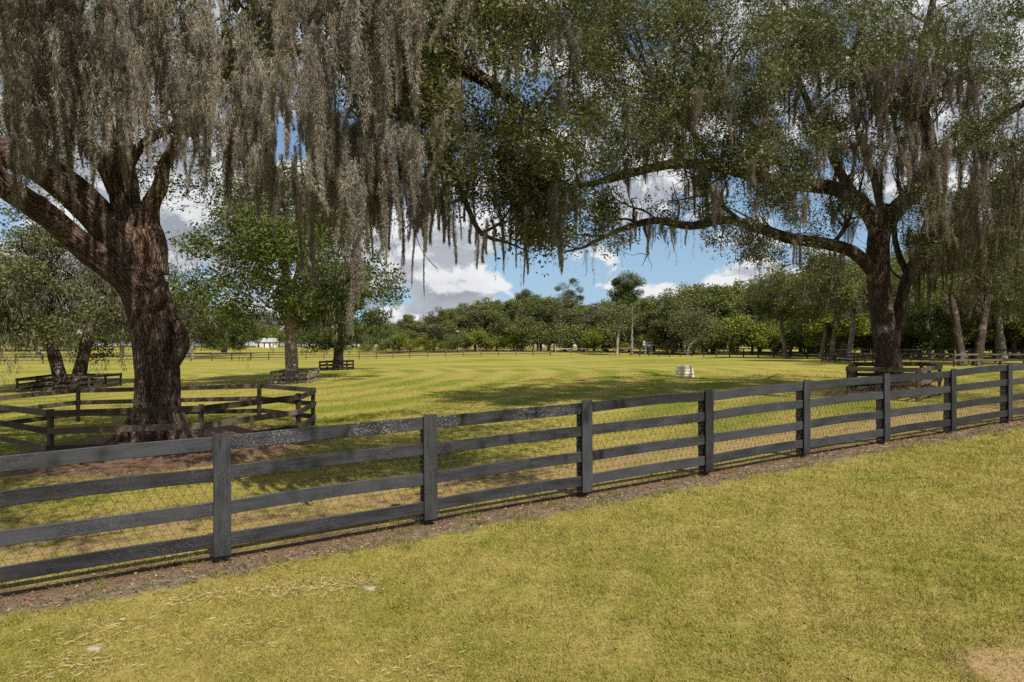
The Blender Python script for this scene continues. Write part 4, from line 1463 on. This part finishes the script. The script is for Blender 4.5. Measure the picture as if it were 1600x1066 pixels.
# oaks of the right middle distance
TW = grow(25, 12.5, 6.5, .38, 32000, .19, M['bark'], M['leaf_far_a'], stems=2, clear=.36, lobes=46, lobe_r=.19, moss=380, droop=.15)
plant_tree('oak_tree', 'oak with pale twin trunks inside the guard at the right edge', 'tree', TW, T5, -0.4)
RM = grow(26, 11.5, 5.0, .24, 22000, .22, M['bark_far'], M['leaf_far_a'], clear=.34, lobes=40, lobe_r=.22, moss=260, droop=.12)
plant_tree('oak_tree', 'oak rising from the weathered guard left of the right oak', 'tree', RM, T6 + np.array((0.4, 0.6, 0)), 0.9)
for (px, py, s, rot, lab) in ((1283, 561, .95, 1.9, 'oak at the pasture edge just left of the dark right oak trunk'), (1348, 559, 1.0, 3.0, 'pale leaning oak directly left of the right oak trunk'),
                              (1570, 565, 1.05, 4.1, 'oak behind the pale pole at the right edge'), (1228, 560, 1.05, 5.0, 'tall oak above the black far fence under the right oak limb'), (1640, 570, 1.1, 1.1, 'oak just beyond the right edge of the view'), (1425, 560, .9, 2.4, 'oak seen in the fork of the dark right oak')):
    plant_tree('oak_tree', lab, 'tree', RM, ghit(px, py), rot, s)

# treeline library
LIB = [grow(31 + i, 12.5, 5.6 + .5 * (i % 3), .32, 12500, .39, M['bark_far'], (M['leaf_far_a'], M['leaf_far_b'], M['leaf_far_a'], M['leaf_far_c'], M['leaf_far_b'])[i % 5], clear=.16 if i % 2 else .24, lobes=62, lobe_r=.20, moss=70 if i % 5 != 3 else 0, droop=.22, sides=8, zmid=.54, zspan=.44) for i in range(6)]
BUSH = [grow(41 + i, 4.0, 2.6, .10, 3000, .30, M['bark_far'], M['leaf_far_c'] if i < 2 else M['leaf_far_a'], clear=.05, lobes=34, lobe_r=.34, droop=.35, sides=7, squash=.8) for i in range(3)]
tree_label = 'leafy oak in the unbroken far treeline behind the pasture'
tg = 'oaks of the far treeline'


def depth_at(px, d):
    q = at(px, HZ, d)
    return np.array((q[0], q[1], float(ground_z(q[0], q[1]))))


TOP = [(-200, 470), (0, 480), (150, 490), (280, 475), (420, 490), (560, 500), (600, 506), (640, 502), (680, 497), (715, 484), (745, 480), (790, 472), (830, 464), (860, 462), (905, 470), (940, 474), (1000, 470), (1050, 466), (1090, 455), (1115, 446), (1150, 450), (1190, 458), (1230, 440), (1300, 420), (1500, 400), (1800, 380)]
tx, ty = zip(*TOP)
rr = random.Random(5)
px = 575.0
i = 0
front_row = []
while px < 1310:
    d = 158 - 34 * float(sstep(780, 1200, px)) + rr.uniform(-5, 5)
    top = float(np.interp(px, tx, ty)) + rr.uniform(-13, 9)
    q = depth_at(px, d)
    H = q[2] * 0 + (HZ - top) / F * d + CAM[2] - q[2]
    m = LIB[(i * 5 + rr.randrange(3)) % 6]
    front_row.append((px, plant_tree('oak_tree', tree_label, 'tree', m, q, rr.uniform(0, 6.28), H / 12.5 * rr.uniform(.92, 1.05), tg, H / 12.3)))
    px += rr.uniform(26, 40)
    i += 1
ORD = ['first', 'second', 'third', 'fourth', 'fifth', 'sixth', 'seventh', 'eighth', 'ninth', 'tenth', 'eleventh', 'twelfth', 'thirteenth', 'fourteenth', 'fifteenth', 'sixteenth', 'seventeenth']
lefts = [o for p_, o in front_row if p_ < 987][::-1]
rights = [o for p_, o in front_row if p_ >= 987]
for side_, lst in (('left', lefts), ('right', rights)):
    for k_, o in enumerate(lst):
        o['label'] = 'front-row oak of the far treeline, %s to the %s of the tallest pine' % (ORD[k_], side_)
# the rows behind, and the woods left and right
back = 'oak partly hidden in the rows behind the far treeline'
for row in range(2):
    px = 540.0 + row * 17
    while px < 1340:
        d = 176 + row * 16 - 34 * float(sstep(780, 1200, px)) + rr.uniform(-5, 5)
        top = float(np.interp(px, tx, ty)) + rr.uniform(-9, 6)
        q = depth_at(px, d)
        H = (HZ - top) / F * d + CAM[2] - q[2]
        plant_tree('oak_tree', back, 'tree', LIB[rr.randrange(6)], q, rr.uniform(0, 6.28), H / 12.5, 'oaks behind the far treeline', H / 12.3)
        px += rr.uniform(34, 50)
for px in list(range(-190, 130, 27)) + list(range(130, 560, 34)):
    d = 225 + rr.uniform(-10, 12) if px > 120 else 175 + rr.uniform(-8, 8)
    top = float(np.interp(px, tx, ty)) + rr.uniform(-6, 8)
    q = depth_at(px, d)
    H = (HZ - top) / F * d + CAM[2] - q[2]
    plant_tree('oak_tree', 'oak in the distant wood beyond the left pasture', 'tree', LIB[rr.randrange(6)], q, rr.uniform(0, 6.28), H / 12.5, 'oaks of the distant left wood', H / 12.3)
for px in range(1290, 1830, 34):
    for d in (82, 104, 128):
        dd = d + rr.uniform(-8, 8)
        q = depth_at(px + rr.uniform(-14, 14), dd)
        plant_tree('oak_tree', 'oak in the wood behind the right oak', 'tree', LIB[rr.randrange(6)], q, rr.uniform(0, 6.28), rr.uniform(.85, 1.1), 'oaks of the right wood')
# understory
for k in range(46):
    px = 575 + k * 17 + rr.uniform(-6, 6)
    d = 150 - 34 * float(sstep(780, 1200, px)) + rr.uniform(-4, 6)
    plant_tree('shrub', 'low bright shrub at the foot of the far treeline', 'shrub', BUSH[rr.randrange(3)], depth_at(px, d), rr.uniform(0, 6.28), rr.uniform(.45, 1.8), 'shrubs under the far treeline')
for k in range(40):
    px = -190 + k * 20 + rr.uniform(-6, 6)
    plant_tree('shrub', 'low shrub at the foot of the distant left wood', 'shrub', BUSH[rr.randrange(3)], depth_at(px, (214 if px > 120 else 168) + rr.uniform(-4, 6)), rr.uniform(0, 6.28), rr.uniform(1.0, 1.9), 'shrubs under the distant left wood')
for k in range(16):
    px = 1370 + k * 22 + rr.uniform(-8, 8)
    plant_tree('shrub', 'low shrub behind the dark fence at right', 'shrub', BUSH[rr.randrange(3)], depth_at(px, rr.uniform(78, 95)), rr.uniform(0, 6.28), rr.uniform(.8, 1.3), 'shrubs behind the right fence')
plant_tree('cedar_tree', 'dark bushy evergreen between the right oak and the pale twin trunks', 'tree', grow(61, 6.5, 2.6, .16, 9000, .20, M['bark_far'], M['needle'], clear=.10, lobes=36, lobe_r=.36, droop=.25, squash=.8), ghit(1452, 563), 0.3)


# pines
def pine(seed, H, crown_r, lobes, sides=8):
    r = np.random.default_rng(seed)
    tb = Tubes()
    sp = tb.add(np.array([(0, 0, -.3, .26), (0.05, 0, H * .3, .21), (r.normal(0, .2), 0, H * .65, .16), (r.normal(0, .25), 0, H * .97, .05)]), 9, 1.0)
    P = []
    for k in range(lobes):
        z = H * r.uniform(.70, 1.0)
        i = int(z / H * (len(sp) - 1))
        c = sp[min(i, len(sp) - 1)]
        a = r.uniform(0, 6.28)
        L = crown_r * r.uniform(.25, 1.0) * (1.15 - abs(z / H - .87) * 4.5)
        e = c[:3] + np.array((math.cos(a) * L, math.sin(a) * L, r.uniform(-.1, .6)))
        m = (c[:3] + e) / 2 - np.array((0, 0, .15))
        tb.add(np.array([(*c[:3], .06), (*m, .04), (*e, .015)]), 5, .5)
        n = 420
        dv = unit(r.normal(size=(n, 3)))
        P.append(e + dv * (r.uniform(.2, 1, n) ** .5)[:, None] * np.array((1, 1, .75)) * r.uniform(.6, 1.3) * crown_r * .42 + r.normal(0, .12, (n, 3)))
    P = np.vstack(P)
    V = leaf_quads(P, .34, .10, r)
    return tb.mesh('trunk', M['bark_far'], np.zeros(3)), mesh_np('crown', V, quads_of(len(V)), M['needle']), None


for (px, top, d, cr, n, seed, lab) in ((987, 421, 118, 2.7, 20, 71, 'tallest pine with a bare straight trunk standing before the far treeline'), (966, 428, 121, 2.2, 16, 72, 'pine with a leaning flat crown left of the tallest pine'),
                                       (889, 432, 165, 3.2, 11, 73, 'thin open-crowned pine rising from the middle of the treeline'), (815, 449, 162, 3.0, 15, 74, 'flat-topped pine rising above the treeline left of centre'), (903, 456, 168, 1.8, 6, 75, 'small ragged pine beside the thin open-crowned pine'), (633, 488, 175, 2.0, 9, 76, 'small pine poking above the left end of the treeline')):
    q = depth_at(px, d)
    H = (HZ - top) / F * d + CAM[2] - q[2]
    plant_tree('pine_tree', lab, 'tree', pine(seed, H, cr, n), q, 0.0)


# bare pale trunks standing at the treeline's edge
def snag(pts, lab):
    d = pts[0][2]
    b = depth_at(pts[0][0], d)
    P = pix_path(pts)
    P[0, 2] = b[2] - 0.2
    tb = Tubes()
    tb.add(P, 9, .4, .1)
    tip = P[-1]
    for s in (-1, 1):
        tb.add(np.array([tip, (tip[0] + s * .5, tip[1], tip[2] + .9, tip[3] * .5), (tip[0] + s * 1.3, tip[1], tip[2] + 1.8, .03)]), 6, .4)
    root = thing('bare_tree', lab, 'tree', b)
    link('trunk', tb.mesh('trunk', M['bark_pale'], b), root)
    r = np.random.default_rng(int(pts[0][0]))
    pos = tip[:3] + np.array((0, 0, 2.4)) + r.normal(0, 1, (2600, 3)) * (1.6, 1.4, 1.3)
    V = leaf_quads(pos, .36, .17, r) - b
    link('crown', mesh_np('crown', V, quads_of(len(V)), M['leaf_far_b']), root)


snag([(964, 555, 117, .26), (965, 535, 117, .22), (967, 515, 117, .16)], 'pale grey-barked tree at the end of the single-rail fence')
snag([(1073, 556, 112, .24), (1078, 540, 112, .2), (1087, 532, 112, .17), (1094, 528, 112, .12)], 'white-barked trunk curving right at the treeline right of centre')
snag([(1069, 556, 113, .2), (1070, 540, 113, .16), (1071, 526, 113, .12)], 'straight pale trunk beside the curving white trunk')


# ------------------------------------------------------------------ mounting block, buildings, pole
def mounting_block():
    c = ghit(1070, 589.5)
    root = thing('mounting_block', 'cream three-tier plastic tub standing alone on the pasture', 'tub', c)
    s = c[1] / F
    wb, wt, H = 14.6 * s, 11.6 * s, 18.5 * s
    tiers = 4
    for k in range(tiers):
        z0, z1 = H * k / tiers, H * (k + 1) / tiers
        r0 = wb + (wt - wb) * (k / (tiers - .4))
        prof = [(r0 * 1.0, z0), (r0 * 1.03, z0 + .02), (r0 * 1.02, z0 + (z1 - z0) * .55), (r0 * .985, z1 - .035), (r0 * .93, z1 - .004)]
        V, Fq = [], []
        n = 36
        for (q, z) in prof:
            for j in range(n):
                a = 2 * math.pi * j / n
                V.append((q * math.cos(a), q * math.sin(a) * .9, z))
        for i_ in range(len(prof) - 1):
            for j in range(n):
                Fq.append((i_ * n + j, i_ * n + (j + 1) % n, (i_ + 1) * n + (j + 1) % n, (i_ + 1) * n + j))
        Fq.append(tuple((len(prof) - 1) * n + j for j in range(n)))
        me = bpy.data.meshes.new('tier')
        me.from_pydata(V, [], Fq)
        me.materials.append(M['cream'])
        for p_ in me.polygons:
            p_.use_smooth = len(p_.vertices) == 4
        link('tier', me, root)


mounting_block()


def prism(name, w_, dpt, z0, z1, mat, ridge=None, over=0.0):
    """box, or gable roof when ridge height is given (ridge along x)"""
    x, y = w_ / 2 + over, dpt / 2 + over
    if ridge is None:
        V = [(-x, -y, z0), (x, -y, z0), (x, y, z0), (-x, y, z0), (-x, -y, z1), (x, -y, z1), (x, y, z1), (-x, y, z1)]
        Fq = [(0, 1, 5, 4), (1, 2, 6, 5), (2, 3, 7, 6), (3, 0, 4, 7), (4, 5, 6, 7), (3, 2, 1, 0)]
    else:
        V = [(-x, -y, z0), (x, -y, z0), (x, y, z0), (-x, y, z0), (-x, -y, z1), (x, -y, z1), (x, y, z1), (-x, y, z1), (-x * .93, 0, ridge), (x * .93, 0, ridge)]
        Fq = [(0, 1, 5, 4), (1, 2, 6, 5), (2, 3, 7, 6), (3, 0, 4, 7), (3, 2, 1, 0), (4, 5, 9, 8), (6, 7, 8, 9), (5, 6, 9), (7, 4, 8)]
    me = bpy.data.meshes.new(name)
    me.from_pydata(V, [], Fq)
    me.materials.append(mat)
    return me


def house(px, d, wpx, lab, roofmat, wall_h, roof_h, opens, hpx=None):
    q = depth_at(px, d)
    s = d / F
    W = wpx * s
    root = thing('barn', lab, 'building', q)
    link('wall', prism('wall', W, W * .6, -.4, wall_h, M['white']), root)
    link('roof', prism('roof', W, W * .6, wall_h, wall_h + .15, roofmat, wall_h + roof_h, .35), root)
    for (fx, fw, fh) in opens:
        me = prism('door', W * fw, .12, 0.0, fh, M['opening'])
        link('door', me, root, (W * fx, -W * .3 - .02, 0.02))


house(422, 205, 19, 'white barn with a pale roof far beyond the left pasture', M['roof'], 1.7, 1.3, ((-.36, .10, 1.5), (.10, .10, 1.5)))
house(406, 214, 10, 'smaller white shed left of the far pale-roofed barn', M['roof_grey'], 1.7, 1.3, ((-.1, .14, 1.5),))
house(1013, 130, 12, 'small white house half hidden in the treeline right of the tallest pine', M['roof_grey'], 1.5, 1.0, ((-.15, .3, 1.2),))
house(1415, 96, 17, 'pale shed glimpsed right of the dark right oak trunk', M['roof_grey'], 1.9, .9, ((.30, .12, 1.6),))


def pole():
    q = ghit(1578, 557)
    root = thing('pole', 'pale slender pole standing before the trees at the right edge', 'pole', q)
    s = q[1] / F
    tb = Tubes()
    tb.add(np.array([(q[0], q[1], q[2] - .3, .11), (q[0] + .02, q[1], q[2] + 40 * s, .10), (q[0] + 5 * s, q[1], q[2] + 82 * s, .085)]), 10, .5)
    link('shaft', tb.mesh('shaft', M['pole'], q), root)
    cap = box_mesh('cap', .34, .10, .10, M['pole'], .01)
    link('cap', cap, root, (5 * s, 0, 82 * s))


pole()
